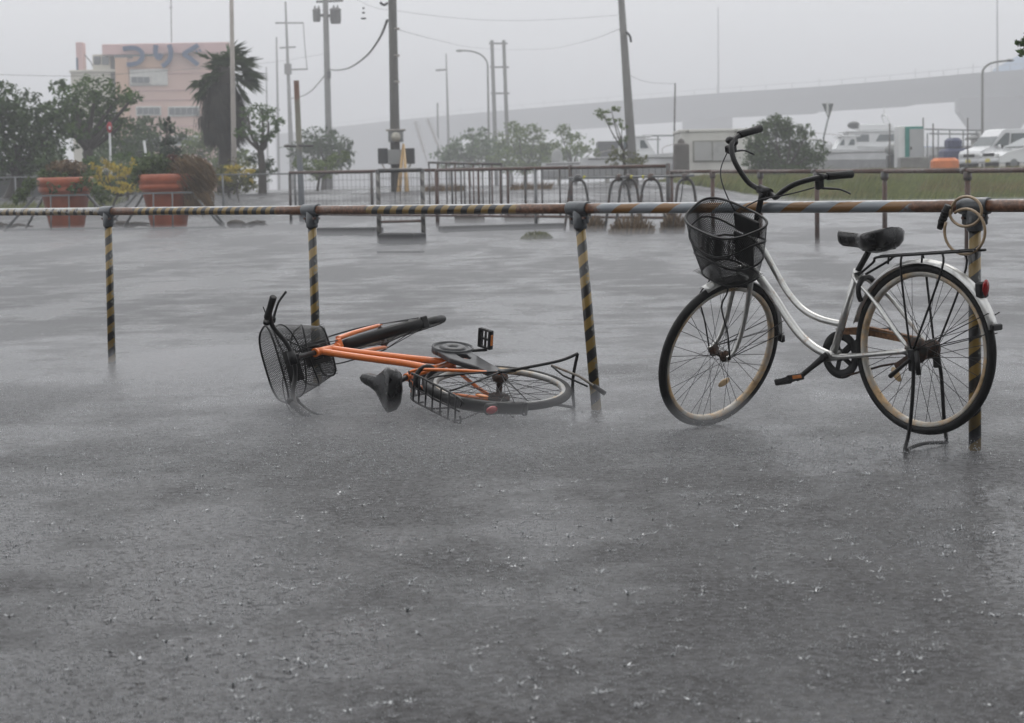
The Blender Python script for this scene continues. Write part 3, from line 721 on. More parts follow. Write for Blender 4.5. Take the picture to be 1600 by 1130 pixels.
M_RIMB = rusty('bright rim', (.40, .40, .39), rust=(.42, .30, .16), amount=.42, rough=.3, metal=.3, scale=5)
orange = bicycle('bicycle', MO, dict(wb=1.08, paint=M_ORANGE, forkmat=M_ORANGE, barmat=M_BLACK, steer=.431, old=False,
    tubes=[([(.880, .715), (.80, .655), (.70, .560), (.58, .440), (.462, .315)], .0175), ([(.855, .785), (.77, .725), (.65, .630), (.52, .520), (.392, .445)], .0165)],
    rim_front=M_RIMB, rim_rear=M_RIMB, fender=M_BLACK, ffender=M_BLACK, saddle=(.375, .105, .845), crank=R_(56), pedal=(1.4, 2.95), stand=R_(-96), stand_len=.40, bs=1.0, bz=(.665, .395), bar=([(-.385, -.285, .735), (-.335, -.245, .742), (-.29, -.20, .735), (-.258, -.155, .715), (-.245, -.10, .68), (-.25, -.05, .665)], [(-.255, 0, .665), (-.25, .05, .665), (-.245, .10, .68), (-.258, .155, .715), (-.29, .20, .735), (-.335, .245, .742), (-.385, .285, .735)]), basketmat=M_BLACK, refl=(R_(200), R_(120))))
tag(orange, 'orange city bicycle lying toppled on its side on the wet asphalt', 'bicycle')
# coiled cable lock hanging on the last clamp
M_CORD = mat('beige vinyl cable', (.40, .29, .18), .35, 0, .2, 30, coat=.3)
lk = empty('cable_lock', posts[4] + Vector((0, 0, .70))); tag(lk, 'coiled beige cable lock looped around the rail joint above the rear rack', 'bicycle lock')
fn = Vector((FD.y, -FD.x, 0)).normalized(); fn = fn if fn.y < 0 else -fn; ft = FD.normalized()
def lp(a, b, n): return posts[4] + ft * a + Vector((0, 0, b)) + fn * n
def ring3(ca, cb, ra, rb, n0, n1, w0, w1, n=26): return [lp(ca + ra * math.cos(w), cb + rb * math.sin(w), n0 + (n1 - n0) * (i / n)) for i, w in enumerate([w0 + (w1 - w0) * k / n for k in range(n + 1)])]
m = MB(); il = Matrix.Translation(-lk.location)
m.tube(ring3(-.005, RH - .02, .070, .056, .045, .055, R_(190), R_(-190)) , .0058, 8)
m.tube(ring3(-.005, RH - .095, .088, .085, .05, .062, R_(125), R_(-205)), .0058, 8)
m.build('cable', M_CORD, lk, T=il)
m = MB(); a, b = lp(-.078, RH + .005, .06), lp(-.118, RH - .085, .058); m.tube([a, a.lerp(b, .25), a.lerp(b, .75), b], [.012, .0145, .0145, .011], 12); bd = m.build('lock_body', M_PLAST, lk, T=il)
for k in range(4):
    p = a.lerp(b, .3 + .13 * k); d = (b - a).normalized() * .0035; q = MB(); q.tube([p - d, p + d], .0162, 14); q.build('number_dial', M_PLAST, bd, T=il)
# folded prop rod trailing from the fallen bicycle's stand
iM = MO.inverted(); m = MB(); a, b, c_ = at(862, 571, 9.02), at(905, 588, 8.93), at(944, 614, 8.84)
m.tube([iM @ a, iM @ b, iM @ c_], .0062, 8); kr = m.build('prop_rod', M_SPOLE0 if 'M_SPOLE0' in globals() else rusty('weathered rod', (.22, .20, .17), amount=.4, rough=.45), orange)
m = MB(); m.tube([iM @ at(928, 603, 8.87), iM @ at(945, 615, 8.838)], .011, 8); m.build('rubber_foot', M_PLAST, kr)
m = MB(); m.tube([iM @ at(862, 572, 9.0), iM @ at(880, 587, 8.95), iM @ at(918, 604, 8.88)], .005, 6); m.build('prop_rod', M_BLACK, orange)

# ================================================================ yard behind the rail: rusty fences, racks, planters
M_RPIPE = rusty('rusty red pipe', (.08, .065, .058), rust=(.080, .040, .027), amount=.58, rough=.4, scale=5, coat=.3)
M_DPIPE = rusty('dark worn pipe', (.055, .057, .057), rust=(.085, .045, .03), amount=.45, rough=.4, scale=6, coat=.3)
M_GPIPE = rusty('grey galvanised pipe', (.15, .158, .162), rust=(.16, .11, .08), amount=.36, rough=.38, scale=5, coat=.3)
M_WIRE = mat('mesh wire', (.12, .12, .12), .4, .3, .3, 20)
M_CONC = mat('wet concrete', (.17, .17, .165), .4, 0, .25, 3, bump=.4, bscale=25)
def up(p, z): return Vector((p.x, p.y, p.z + z))
def child(m, name, mt, root, **k): return m.build(name, mt, root, T=root.matrix_world.inverted() if root.matrix_world != Matrix() else None, **k)
def root_at(name, p): 
    o = empty(name, p); o.matrix_world = Matrix.Translation(p); return o
# mesh fence from far left end to the gate post
A0, A1 = on(455, 45.5), on(1045, 36.5); AL = (A1 - A0); an = AL.normalized()
def apos(px):
    lo, hi = 0.0, 1.0
    for _ in range(40):
        m = (lo + hi) / 2; p = A0 + AL * m; d = p - CPOS; x = 800 + FPX * d.dot(RT) / d.dot(FW)
        if x < px: lo = m
        else: hi = m
    p = A0 + AL * lo; return Vector((p.x, p.y, terr(p.x, p.y)))
fa_ = root_at('mesh_fence', A0); tag(fa_, 'rusty pipe fence with welded wire mesh panels across the yard', 'fence')
AH = 1.20
cuts = [455, 684, 893, 1045]
for i, px in enumerate((455, 684, 838, 893, 1045)):
    p = apos(px); m = MB(); m.tube([up(p, -.05), up(p, AH + (.05 if i in (3, 4) else 0))], .042 if i in (1, 3, 4) else .034, 8); child(m, 'post', [M_DPIPE, M_RPIPE, M_GPIPE, M_DPIPE, M_DPIPE][i], fa_)
for a, b in zip(cuts, cuts[1:]):
    p, q = apos(a), apos(b); L = (q - p).length
    m = MB(); m.tube([up(p, AH), up(q, AH)], .034, 8); child(m, 'top_rail', M_RPIPE, fa_)
    m = MB(); m.tube([up(p, .24), up(q, .24)], .026, 8); child(m, 'bottom_rail', M_RPIPE, fa_)
    m = MB(); n = int(L / .155)
    for k in range(1, n): c = p.lerp(q, k / n); m.box(up(c, AH / 2 + .12), (.006, .006, AH - .26))
    for k in range(1, 7): c = p.lerp(q, .5); z = .24 + k * .155; dz = Matrix.Rotation(math.atan2(an.y, an.x), 3, 'Z'); m.box(up(c, z) - Vector((0, 0, 0)), (L, .006, .006), dz @ Matrix.Rotation(-math.atan2(q.z - p.z, L), 3, 'Y'))
    child(m, 'wire_mesh', M_WIRE, fa_)
for px in (708, 722, 735, 749, 766, 783, 795, 822, 848, 876):
    p = apos(px); m = MB(); m.tube([up(p, .24), up(p, AH)], .019 if px not in (749, 795, 822) else .028, 6); child(m, 'bar', M_RPIPE if px % 2 else M_DPIPE, fa_)
# low striped frame gate in front of it
p0, p1 = gnd(593, 378), gnd(662, 376)
gt = root_at('barrier_frame', p0); tag(gt, 'low pipe barrier frame with flaking black and white posts before the mesh fence', 'barrier')
M_BAR = stripe_mat('worn striped frame', .22, .5, (.02, .02, .02), (.17, .165, .15), wear=.45, worn=(.12, .115, .10), rust=.4, slant=1)
for p in (p0, p1):
    o = MB().tube([(0, 0, 0), (0, 0, 1.24)], .042, 10).build('post', M_BAR, gt); o.matrix_local = Matrix.Translation(p - p0)
child(MB().tube([up(p0, 1.22), up(p1, 1.22)], .036, 8), 'top_rail', M_DPIPE, gt)
child(MB().tube([up(p0, .34), up(p1, .34)], .024, 8), 'lower_rail', M_RPIPE, gt)
m = MB()
for k in range(1, 8): m.box(up(p0.lerp(p1, k / 8), .78), (.006, .006, .86))
for k in range(1, 6): m.box(up(p0.lerp(p1, .5), .34 + k * .15), ((p1 - p0).length, .006, .006), Matrix.Rotation(math.atan2(p1.y - p0.y, p1.x - p0.x), 3, 'Z'))
child(m, 'wire_mesh', M_WIRE, gt)
# steel railing farther back with close vertical bars
b0, b1 = on(672, 50), on(785, 47)
rl = root_at('bar_railing', b0); tag(rl, 'thin rusty railing of close vertical bars behind the mesh fence', 'railing')
child(MB().tube([up(b0, 1.28), up(b1, 1.28)], .03, 8), 'top_rail', M_DPIPE, rl)
for k in range(9): p = b0.lerp(b1, k / 8); child(MB().tube([up(p, 0), up(p, 1.27)], .022, 6), 'bar', M_RPIPE if k % 2 else M_DPIPE, rl)
# right hand pipe fence coming towards the camera
C0 = Vector((4.64, 29.55, 0)); CD = Vector((.505, -2.69, 0))
cf = root_at('pipe_fence', up(C0, terr(4.64, 29.5))); tag(cf, 'single-rail fence of rust red pipe in front of the grass bank', 'fence')
cp = []
for i in range(-3, 4):
    p = C0 + CD * i; p.z = terr(p.x, p.y); cp.append(p)
for i, p in enumerate(cp):
    child(MB().tube([up(p, -.05), up(p, 1.07)], .034 + .002 * (i % 2), 10), 'post', M_RPIPE, cf)
    child(MB().lathe([(.036, .97), (.052, .98), (.054, 1.0), (.054, 1.075), (.036, 1.08)], p, 12), 'collar', M_DPIPE, cf)
for p, q in zip(cp, cp[1:]): child(MB().tube([up(p, 1.09), up(q, 1.09)], .032, 10), 'rail', M_RPIPE, cf)
for i in (3, 5):
    p, q = cp[i], cp[i + 1]; d = (q - p).normalized(); c = up(p, 1.09)
    child(MB().tube([c - d * .16, c - d * .02], .042, 10), 'pipe_coupling', M_DPIPE, cf)
# cycle hoops
rk = root_at('cycle_rack', on(895, 37.5)); tag(rk, 'grey pipe cycle rack with a row of hoops under one bar', 'cycle rack')
r0, r1 = on(890, 38.0), on(1085, 35.2)
child(MB().tube([up(r0, 1.0), up(r1, 1.02)], .022, 8), 'top_bar', M_GPIPE, rk)
M_YTAG = mat('yellow tag', (.65, .6, .03), .5)
def rpos(px): 
    t = (px - 890) / 195; p = r0.lerp(r1, t); return Vector((p.x, p.y, terr(p.x, p.y)))
for px, tw in ((905, .25), (972, -.1), (987, .3), (1022, .05), (1073, .35)):
    c = rpos(px); d = Vector((math.cos(tw), math.sin(tw), 0)); hw = .22
    pts = [up(c, 0) - d * (hw + .06), up(c, .55) - d * (hw - .02), up(c, .82) - d * (hw * .72), up(c, .95) - d * .08, up(c, .95) + d * .08, up(c, .82) + d * (hw * .72), up(c, .55) + d * (hw - .02), up(c, 0) + d * (hw + .06)]
    child(MB().tube(catmull(pts, 4), .026, 8), 'hoop', M_DPIPE, rk)
    child(MB().ellipsoid(up(c, 1.0), (.075, .06, .075), 8, 6), 'hoop_clamp', M_DPIPE, rk)
for px in (916, 992, 1010, 1020): child(MB().bbox(up(rpos(px), 1.01), (.05, .06, .06), .01), 'tag', M_YTAG, rk)
m = MB(); c = rpos(1070); m.tube(catmull([up(c, .98), up(c, .6) - Vector((.05, .0, 0)), up(c, .35) - Vector((.12, 0, 0))], 5), .012, 5); child(m, 'chain', M_WIRE, rk)
# concrete wheel stop, block and plank
def solo(m, name, mt, label, cat, group=None): return tag(m.build(name, mt), label, cat, group)
def beam(pa, pb, w, h):
    d = pb - pa; M = Matrix.Rotation(math.atan2(d.y, d.x), 3, 'Z'); return MB().bbox(up(pa.lerp(pb, .5), h / 2 - .01), (d.length, w, h), min(.02, h * .2), M)
M_CONCD = mat('dark wet concrete', (.05, .051, .052), .75, 0, .3, 3, bump=.4, bscale=25)
solo(beam(gnd(502, 367), gnd(592, 367), .35, .15), 'kerb_block', M_CONCD, 'long dark concrete kerb block lying left of the striped barrier', 'kerb block')
solo(beam(gnd(688, 363), gnd(880, 357), .3, .12), 'kerb_block', M_CONCD, 'low concrete kerb running under the mesh fence', 'kerb block')
solo(beam(gnd(601, 381), gnd(657, 381), .4, .19), 'concrete_block', M_CONCD, 'short concrete block between the striped barrier posts', 'concrete block')
M_PLANK = mat('soaked plank', (.10, .10, .10), .4, 0, .3, 6)
solo(beam(gnd(592, 395), gnd(660, 395), .14, .04), 'plank', M_PLANK, 'thin plank lying flat on the asphalt before the block', 'plank')
M_BOX = mat('dull brown crate', (.10, .085, .075), .5, 0, .3, 5)
solo(beam(gnd(716, 348), gnd(752, 348), .4, .26), 'low_crate', M_BOX, 'brownish low crate behind the mesh fence', 'crate')
solo(beam(gnd(795, 346), gnd(836, 346), .4, .24), 'low_crate', M_BOX, 'brownish low crate next to the tall grey fence post', 'crate')
# ---------------------------------------------------------------- planters
M_TERRA = mat('terracotta plastic', (.42, .105, .045), .38, 0, .22, 3, coat=.3)
M_SOIL = mat('wet soil', (.03, .022, .016), .8, 0, .4, 12)
def tuft(root, name, c, n, rad, hgt, mt, seed, wind=.5, w=.012, droop=.5):
    r = random.Random(seed); m = MB(); V, F = m.v, m.f
    for _ in range(n):
        a = r.random() * 6.283; q = rad * math.sqrt(r.random()); x, y = c.x + q * math.cos(a), c.y + q * math.sin(a)
        h = hgt * (1.1 - .85 * (q / rad) ** 2) * r.uniform(.55, 1.1); lx = wind * h * r.uniform(.3, 1.5) + .35 * h * math.cos(a); ly = .35 * h * math.sin(a); b = r.random() * 6.283; wx, wy = w * math.cos(b), w * math.sin(b)
        o = len(V); V += [(x - wx, y - wy, c.z), (x + wx, y + wy, c.z), (x + lx * .4 + wx, y + ly * .4 + wy, c.z + h * .75), (x + lx * .4 - wx, y + ly * .4 - wy, c.z + h * .75), (x + lx, y + ly, c.z + h * (1 - droop * r.random()))]
        F += [(o, o + 1, o + 2, o + 3), (o + 3, o + 2, o + 4)]
    m.sm = [False] * len(F); m.mi = [0] * len(F)
    if root is None: return m.build(name, mt, wind=False)
    return child(m, name, mt, root, wind=False)
def leaves(m, c, rx, ry, rz, n, size, r, shell=.45):
    V, F = m.v, m.f
    for _ in range(n):
        d = Vector((r.gauss(0, 1), r.gauss(0, 1), r.gauss(0, 1))).normalized(); q = r.random() ** shell
        p = Vector((c[0] + d.x * rx * q, c[1] + d.y * ry * q, c[2] + d.z * rz * q)); s = size * r.uniform(.55, 1.35)
        nn = (d * .7 + Vector((r.gauss(0, .6), r.gauss(0, .6), r.gauss(.3, .6)))).normalized(); u = nn.orthogonal().normalized(); u = Matrix.Rotation(r.random() * 6.283, 3, nn) @ u; v = nn.cross(u)
        o = len(V); V += [tuple(p - u * s), tuple(p + v * s * .42 + nn * s * .12), tuple(p + u * s), tuple(p - v * s * .42 + nn * s * .12)]; F += [(o, o + 1, o + 2, o + 3)]
def fin(m): m.sm = [False] * len(m.f); m.mi = [0] * len(m.f); return m
M_LGREEN = leafmat('fresh leaves', (.025, .05, .012), (.13, .19, .05)); M_DRY = leafmat('dry brown grass', (.07, .045, .022), (.24, .16, .08)); M_YELLOW = leafmat('yellow blossom', (.30, .22, .02), (.65, .52, .06)); M_OLIVE = leafmat('olive leaves', (.05, .06, .015), (.20, .21, .06)); M_REDL = leafmat('dark red leaves', (.05, .012, .01), (.16, .05, .03))
M_BARK = mat('wet bark', (.045, .038, .030), .6, 0, .35, 6, bump=.6, bscale=30)
def planter(px, py, wpx, seed, label):
    p = gnd(px, py); S = FPX / p.y; R = wpx / S / 2; H = 1.04 * R * 1.9
    o = root_at('planter', p); tag(o, label, 'planter', 'terracotta planters')
    prof = [(R * .60, 0), (R * .64, .02), (R * .90, H * .70), (R * .97, H * .72), (R * 1.0, H * .73), (R * 1.02, H * .80), (R * 1.0, H * .83), (R * 1.04, H * .84), (R * 1.06, H * .97), (R * 1.03, H), (R * .94, H), (R * .92, H * .9)]
    child(MB().lathe(prof, p, 28), 'pot', M_TERRA, o)
    child(MB().lathe([(R * .93, H * .90), (R * .5, H * .93), (0, H * .94)], p, 20), 'soil', M_SOIL, o)
    z = H * .66                                           # steel frame that braces the pot
    for s in (-1, 1):
        child(MB().tube([up(p, z) + Vector((s * R * .98, -R * .75, 0)), up(p, 0) + Vector((s * R * 2.15, -R * 1.0, 0))], .035, 6), 'brace', M_GPIPE, o)
        child(MB().tube([up(p, z) + Vector((s * R * .98, R * .6, 0)), up(p, 0) + Vector((s * R * 1.9, R * 1.2, 0))], .030, 6), 'brace', M_GPIPE, o)
        child(MB().tube([up(p, z) + Vector((s * R * .34, -R * 1.0, 0)), up(p, 0) + Vector((s * R * .34, -R * 1.15, 0))], .018, 6), 'upright', M_GPIPE, o)
        child(MB().tube([up(p, .03) + Vector((s * R * 2.15, -R * 1.0, 0)), up(p, .03) + Vector((s * R * 1.9, R * 1.2, 0))], .025, 6), 'foot_bar', M_GPIPE, o)
    child(MB().tube([up(p, z) + Vector((-R * 1.0, -R * 1.0, 0)), up(p, z) + Vector((R * 1.0, -R * 1.0, 0)), up(p, z) + Vector((R * 1.0, R * .98, 0)), up(p, z) + Vector((-R * 1.0, R * .98, 0))], .024, 6, closed=True), 'frame_ring', M_GPIPE, o)
    child(MB().tube([up(p, .03) + Vector((-R * 2.15, -R * 1.0, 0)), up(p, .03) + Vector((R * 2.15, -R * 1.0, 0))], .025, 6), 'foot_bar', M_GPIPE, o)
    return o, p, R, H
o, p, R, H = planter(105, 359, 82, 1, 'terracotta planter with low brownish plants and trailing green leaves')
r = random.Random(5); m = MB()
for k in range(7): leaves(m, (p.x + r.uniform(-.8, .8) * R, p.y + r.uniform(-.6, .6) * R, p.z + H * 1.03), .24, .24, .17, 150, .06, r)
for dx, dz in ((-1.3, .75), (-1.55, .62), (-1.1, .9), (.5, .78), (1.35, .75), (1.6, .6), (-.2, .82), (1.0, .9)): leaves(m, (p.x + dx * R, p.y - .9 * R, p.z + H * dz), .2, .14, .15, 90, .06, r)
child(fin(m), 'foliage', M_LGREEN, o, wind=False)
m = MB(); leaves(m, (p.x + .05 * R, p.y, p.z + H * 1.17), R * .8, R * .7, .2, 900, .05, r); child(fin(m), 'dry_foliage', M_DRY, o, wind=False)
o, p, R, H = planter(264, 358, 86, 2, 'terracotta planter with a dry brown grass mound blown over its side')
m = MB()
for dx, dz, q in ((-.75, 1.12, .25), (-.4, 1.2, .25), (-.95, .98, .18), (-.1, 1.14, .22)): leaves(m, (p.x + dx * R, p.y - .3 * R, p.z + H * dz), q * 1.2, q * 1.2, q, 260, .06, r)
child(fin(m), 'foliage', M_LGREEN, o, wind=False)
m = MB(); leaves(m, (p.x + .2 * R, p.y, p.z + H * 1.25), .15, .15, .2, 100, .05, r); child(fin(m), 'red_foliage', M_REDL, o, wind=False)
m = MB(); c0 = Vector((p.x + .85 * R, p.y - .3 * R, p.z + H * .98)); V, F = m.v, m.f
for _ in range(3200):                                       # grass mound combed over by the wind
    d = Vector((r.gauss(0, 1), r.gauss(0, .8), r.gauss(0, .8))).normalized(); q = c0 + Vector((d.x * .55, d.y * .45, d.z * .48)) * (r.random() ** .35)
    e = Vector((.10 + .05 * r.random(), r.gauss(0, .04), -.10 - .12 * r.random())) * r.uniform(.7, 1.6); w = Vector((r.gauss(0, .008), r.gauss(0, .008), .006))
    i = len(V); V += [tuple(q - w), tuple(q + w), tuple(q + e)]; F.append((i, i + 1, i + 2))
for _ in range(700):
    q = c0 + Vector((r.uniform(-.1, .5), r.uniform(-.4, .2), r.uniform(-.75, -.35))); e = Vector((.06, r.gauss(0, .04), -.2)) * r.uniform(.6, 1.4); w = Vector((.008, .004, 0)); i = len(V); V += [tuple(q - w), tuple(q + w), tuple(q + e)]; F.append((i, i + 1, i + 2))
child(fin(m), 'grass_mound', M_DRY, o, wind=False)
# dead tufts caught at the fence feet
for px, py, h, R0, lab in ((986, 366, .42, .42, 'round brown dry weed clump below the cycle hoops'), (1050, 364, .45, .22, 'brown dry weed clump at the foot of the gate post'), (922, 362, .36, .3, 'brown dry weed clump behind the striped third post'), (838, 374, .16, .28, 'flat grey green weed tuft at the foot of the lone fence post')):
    p = gnd(px, py); o = root_at('weed_clump', p); tag(o, lab, 'weeds', 'weed clumps along the mesh fence'); tuft(o, 'stems', p, 420, R0, h, M_DRY if h > .2 else M_OLIVE, px, .25, .008)
for px, py, lab in ((383, 356, 'broken branch lying on the flooded asphalt'), (205, 357, 'soaked debris lying between the two planters'), (8, 358, 'dark debris lying on the asphalt at the left picture edge')):
    p = gnd(px, py); m = MB(); r = random.Random(px)
    for k in range(5):
        a = r.uniform(-.5, .5); L = r.uniform(.3, .75); d = Vector((math.cos(a) * L, math.sin(a) * L, .10 * r.random())); s = p + Vector((r.uniform(-.4, .2), r.uniform(-.2, .2), .03)); m.tube([s, s + d * .5 + Vector((0, 0, .06)), s + d], [.05, .035, .015], 6)
    m.ellipsoid(p + Vector((-.2, 0, .08)), (.22, .14, .11), 8, 5); solo(m, 'fallen_branch', M_BARK, lab, 'debris')

# ================================================================ trees and shrubs, grass
M_LEAF1 = leafmat('dark broad leaves', (.008, .026, .005), (.055, .110, .016)); M_LEAF2 = leafmat('mid green leaves', (.015, .046, .006), (.095, .175, .026)); M_LEAF3 = leafmat('pale olive leaves', (.045, .08, .012), (.18, .25, .055)); M_CONIF = leafmat('conifer sprays', (.008, .022, .010), (.035, .065, .028)); M_BUSH = leafmat('glossy bush leaves', (.008, .026, .003), (.070, .130, .012))
def crown(c_list, Y, size, dens, seed, spread=.8):
    """c_list: clumps as photo pixel x, y, radius x, radius y at distance about Y; every clump is a ball of leaves with real depth"""
    r = random.Random(seed); m = MB(); cs = []
    for (x, y, rx, ry) in c_list:
        rx *= 1.25; ry *= 1.25
        yy = Y + r.uniform(-1, 1) * spread * rx * Y / FPX * 1.6; c = at(x, y, yy); k = yy / FPX
        a, b = rx * k, ry * k; cs.append(c)
        # each clump again broken into smaller sprays
        n = max(5, int(rx * ry / 30))
        for _ in range(n):
            d = Vector((r.gauss(0, 1), r.gauss(0, 1), r.gauss(0, 1))).normalized() * r.random() ** .4; s = r.uniform(.28, .5)
            leaves(m, (c.x + d.x * a * .85, c.y + d.y * a * .85, c.z + d.z * b * .85), a * s, a * s, b * s * .8, max(10, int(dens * a * b * 6.5 / size ** 2 / n)), size, r, .6)
    return fin(m), cs
def tree(name, base_px, base_y, Y, clumps, size, dens, seed, mt, label, cat='tree', group=None, trunk=.14, lean=0, root_z=None):
    b = on(base_px, Y) if base_y is None else Vector((*at(base_px, base_y, Y)[:2], terr(*at(base_px, base_y, Y)[:2])))
    o = root_at(name, b); tag(o, label, cat, group); m, cs = crown(clumps, Y, size, dens, seed)
    child(m, 'crown', mt, o, wind=False)
    if trunk:
        t = MB(); r = random.Random(seed + 1); zmin = min(c.z for c in cs); mid = sum(cs, Vector()) / len(cs)
        fork = Vector((b.x * .55 + mid.x * .45, b.y, b.z + max(.25, (zmin - b.z) * .8)))
        t.tube(catmull([b - Vector((0, 0, .1)), b.lerp(fork, .5) + Vector((r.uniform(-.1, .1), 0, 0)), fork], 5), [trunk * (1.25 - .045 * i) for i in range(11)], 8)
        for c in cs: t.tube(catmull([fork - Vector((0, 0, .05)), fork.lerp(c, .5) + Vector((r.uniform(-.15, .15), r.uniform(-.1, .1), -.06)), c], 4), [trunk * (.6 - .055 * i) for i in range(9)], 6)
        child(t, 'trunk', M_BARK, o)
    return o
G = 'trees along the road behind the yard'
tree('broadleaf_tree', 15, None, 62, [(0, 160, 40, 28), (15, 205, 48, 34), (-25, 235, 45, 40), (45, 180, 34, 30), (60, 225, 36, 36), (20, 255, 50, 28), (70, 255, 34, 26), (82, 195, 24, 26)], 0.104, 1.0, 21, M_LEAF1, 'dense dark tree filling the left edge of the picture', group=G, trunk=.2)
tree('broadleaf_tree', 135, None, 66, [(95, 133, 18, 14), (120, 155, 34, 24), (150, 140, 30, 20), (185, 152, 30, 18), (208, 153, 16, 10), (100, 180, 28, 26), (140, 185, 40, 26), (175, 178, 26, 22), (115, 212, 22, 20), (160, 212, 34, 20), (78, 170, 18, 18), (190, 195, 16, 14)], 0.096, .95, 22, M_LEAF2, 'spreading round-topped tree in front of the pink building', group=G, trunk=.2)
tree('broadleaf_tree', 215, None, 84, [(205, 205, 26, 20), (235, 200, 28, 18), (185, 225, 34, 24), (225, 228, 34, 24), (262, 215, 24, 22)], 0.123, 1.0, 23, M_LEAF1, 'hazy low tree right behind the round red sign', group=G, trunk=.15)
tree('shrub', 325, None, 100, [(305, 222, 26, 18), (330, 240, 30, 20), (290, 240, 24, 18), (345, 262, 24, 14), (372, 248, 22, 16)], 0.154, .9, 24, M_LEAF3, 'pale hazy shrub between the conifer and the palm', 'shrub', trunk=.1)
tree('conifer', 265, None, 52, [(262, 192, 5, 8), (262, 204, 8, 9), (263, 217, 13, 10), (264, 231, 18, 11), (266, 246, 22, 12), (264, 260, 24, 12), (286, 254, 9, 10)], 0.051, 1.6, 25, M_CONIF, 'small dark pointed conifer behind the second planter', trunk=.07)
tree('broadleaf_tree', 410, None, 62, [(408, 172, 26, 12), (388, 182, 14, 12), (420, 190, 20, 12), (398, 206, 20, 12), (428, 205, 12, 12), (376, 205, 12, 12), (412, 216, 16, 10)], 0.062, .85, 26, M_LEAF2, 'small open-crowned tree with a forked trunk right of the palm', group=G, trunk=.12)
tree('shrub', 410, None, 62, [(398, 248, 12, 14), (422, 262, 10, 16), (405, 272, 22, 12)], 0.061, .9, 27, M_LEAF1, 'dark shrub under the small forked tree', 'shrub', trunk=.04)
tree('broadleaf_tree', 505, None, 110, [(500, 215, 34, 14), (480, 230, 28, 18), (520, 232, 32, 20), (540, 225, 14, 14), (500, 250, 40, 22), (538, 250, 16, 16)], 0.143, 1.0, 28, M_LEAF1, 'dark hazy rounded tree behind the rusty-topped stake', group=G, trunk=.14)
tree('shrub', 495, None, 72, [(470, 256, 16, 12), (495, 258, 20, 12), (520, 252, 20, 14), (535, 242, 12, 10), (505, 272, 24, 10)], 0.078, 1.0, 29, M_LEAF3, 'light green shrub below the dark tree by the stake', 'shrub', trunk=.05)
tree('shrub', 362, None, 58, [(345, 270, 20, 16), (372, 266, 24, 16), (390, 285, 14, 14), (340, 290, 18, 12), (368, 290, 26, 14)], 0.056, 1.1, 30, M_OLIVE, 'rounded yellowing shrub at the foot of the pale lamp pole', 'shrub', trunk=.04)
tree('flowering_shrub', 180, None, 52, [(165, 256, 12, 12), (185, 270, 16, 14), (160, 280, 14, 14), (205, 262, 14, 12), (200, 290, 18, 10), (175, 296, 22, 8), (215, 280, 14, 12), (150, 262, 10, 10), (226, 266, 12, 9), (236, 290, 12, 8)], 0.050, .75, 31, M_YELLOW, 'yellow flowering shrub between the two planters', 'shrub', trunk=.03)
tree('shrub', 200, None, 58, [(145, 258, 14, 16), (195, 252, 26, 14), (225, 260, 24, 14), (170, 284, 30, 16), (225, 288, 26, 14), (130, 290, 18, 10), (255, 275, 20, 14)], 0.055, 1.1, 32, M_LEAF2, 'green hedge shrub behind the yellow flowers', 'shrub', trunk=.04)
tree('shrub', 310, None, 66, [(300, 270, 30, 10), (325, 278, 24, 10), (280, 275, 18, 10)], 0.073, .9, 33, M_LEAF3, 'low pale green shrub behind the brown grass mound', 'shrub', trunk=.03)
tree('shrub', 60, None, 68, [(20, 272, 40, 9), (70, 270, 40, 9), (110, 272, 30, 8), (-20, 272, 30, 10)], 0.070, .9, 34, M_LEAF3, 'low grassy hedge above the dark roadside wall', 'hedge', trunk=.03)
tree('hedge', 170, None, 88, [(72, 246, 26, 22), (158, 240, 28, 20), (190, 238, 30, 18), (222, 244, 28, 16), (98, 268, 30, 10), (250, 262, 24, 14), (170, 262, 40, 12)], .12, 1.1, 41, M_LEAF2, 'dark shaded hedge under the spreading tree', 'hedge', trunk=.05)
tree('shrub', 245, None, 53, [(222, 262, 16, 12), (245, 268, 18, 12), (215, 285, 18, 12), (300, 268, 16, 10), (318, 282, 18, 12), (300, 296, 20, 10)], .055, 1.0, 42, M_LEAF2, 'fresh green shrub round the foot of the conifer', 'shrub', trunk=.03)
tree('shrub', 150, None, 54, [(138, 262, 14, 14), (150, 282, 18, 14), (128, 296, 16, 10), (172, 300, 18, 8)], .055, 1.0, 43, M_LEAF2, 'leafy green shrub right of the first planter', 'shrub', trunk=.03)
tree('flowering_shrub', 375, None, 56, [(365, 262, 16, 9), (388, 272, 12, 11), (352, 278, 12, 10)], .05, .8, 44, M_YELLOW, 'yellow blossoms topping the rounded shrub by the pale pole', 'shrub', trunk=.02)
H2 = 'wind-blown trees in the middle distance'
tree('broadleaf_tree', 735, None, 150, [(715, 232, 24, 16), (745, 218, 24, 16), (700, 248, 18, 16), (760, 240, 30, 20), (725, 255, 34, 14), (740, 208, 10, 8)], 0.180, .9, 35, M_LEAF2, 'hazy bushy tree left of the twin poles', group=H2, trunk=.1)
tree('broadleaf_tree', 820, None, 135, [(812, 203, 26, 12), (835, 215, 24, 14), (800, 222, 26, 18), (830, 240, 34, 22), (790, 248, 24, 18), (858, 235, 16, 16), (815, 262, 34, 12)], 0.147, .95, 36, M_LEAF3, 'pale olive tree right of the twin poles', group=H2, trunk=.12)
tree('broadleaf_tree', 900, None, 130, [(875, 205, 16, 12), (892, 216, 16, 12), (905, 226, 20, 14), (880, 232, 18, 14), (925, 238, 12, 14), (870, 255, 20, 14)], 0.137, .8, 37, M_LEAF3, 'yellow green tree leaning over beside the small moored boat', group=H2, trunk=.1)
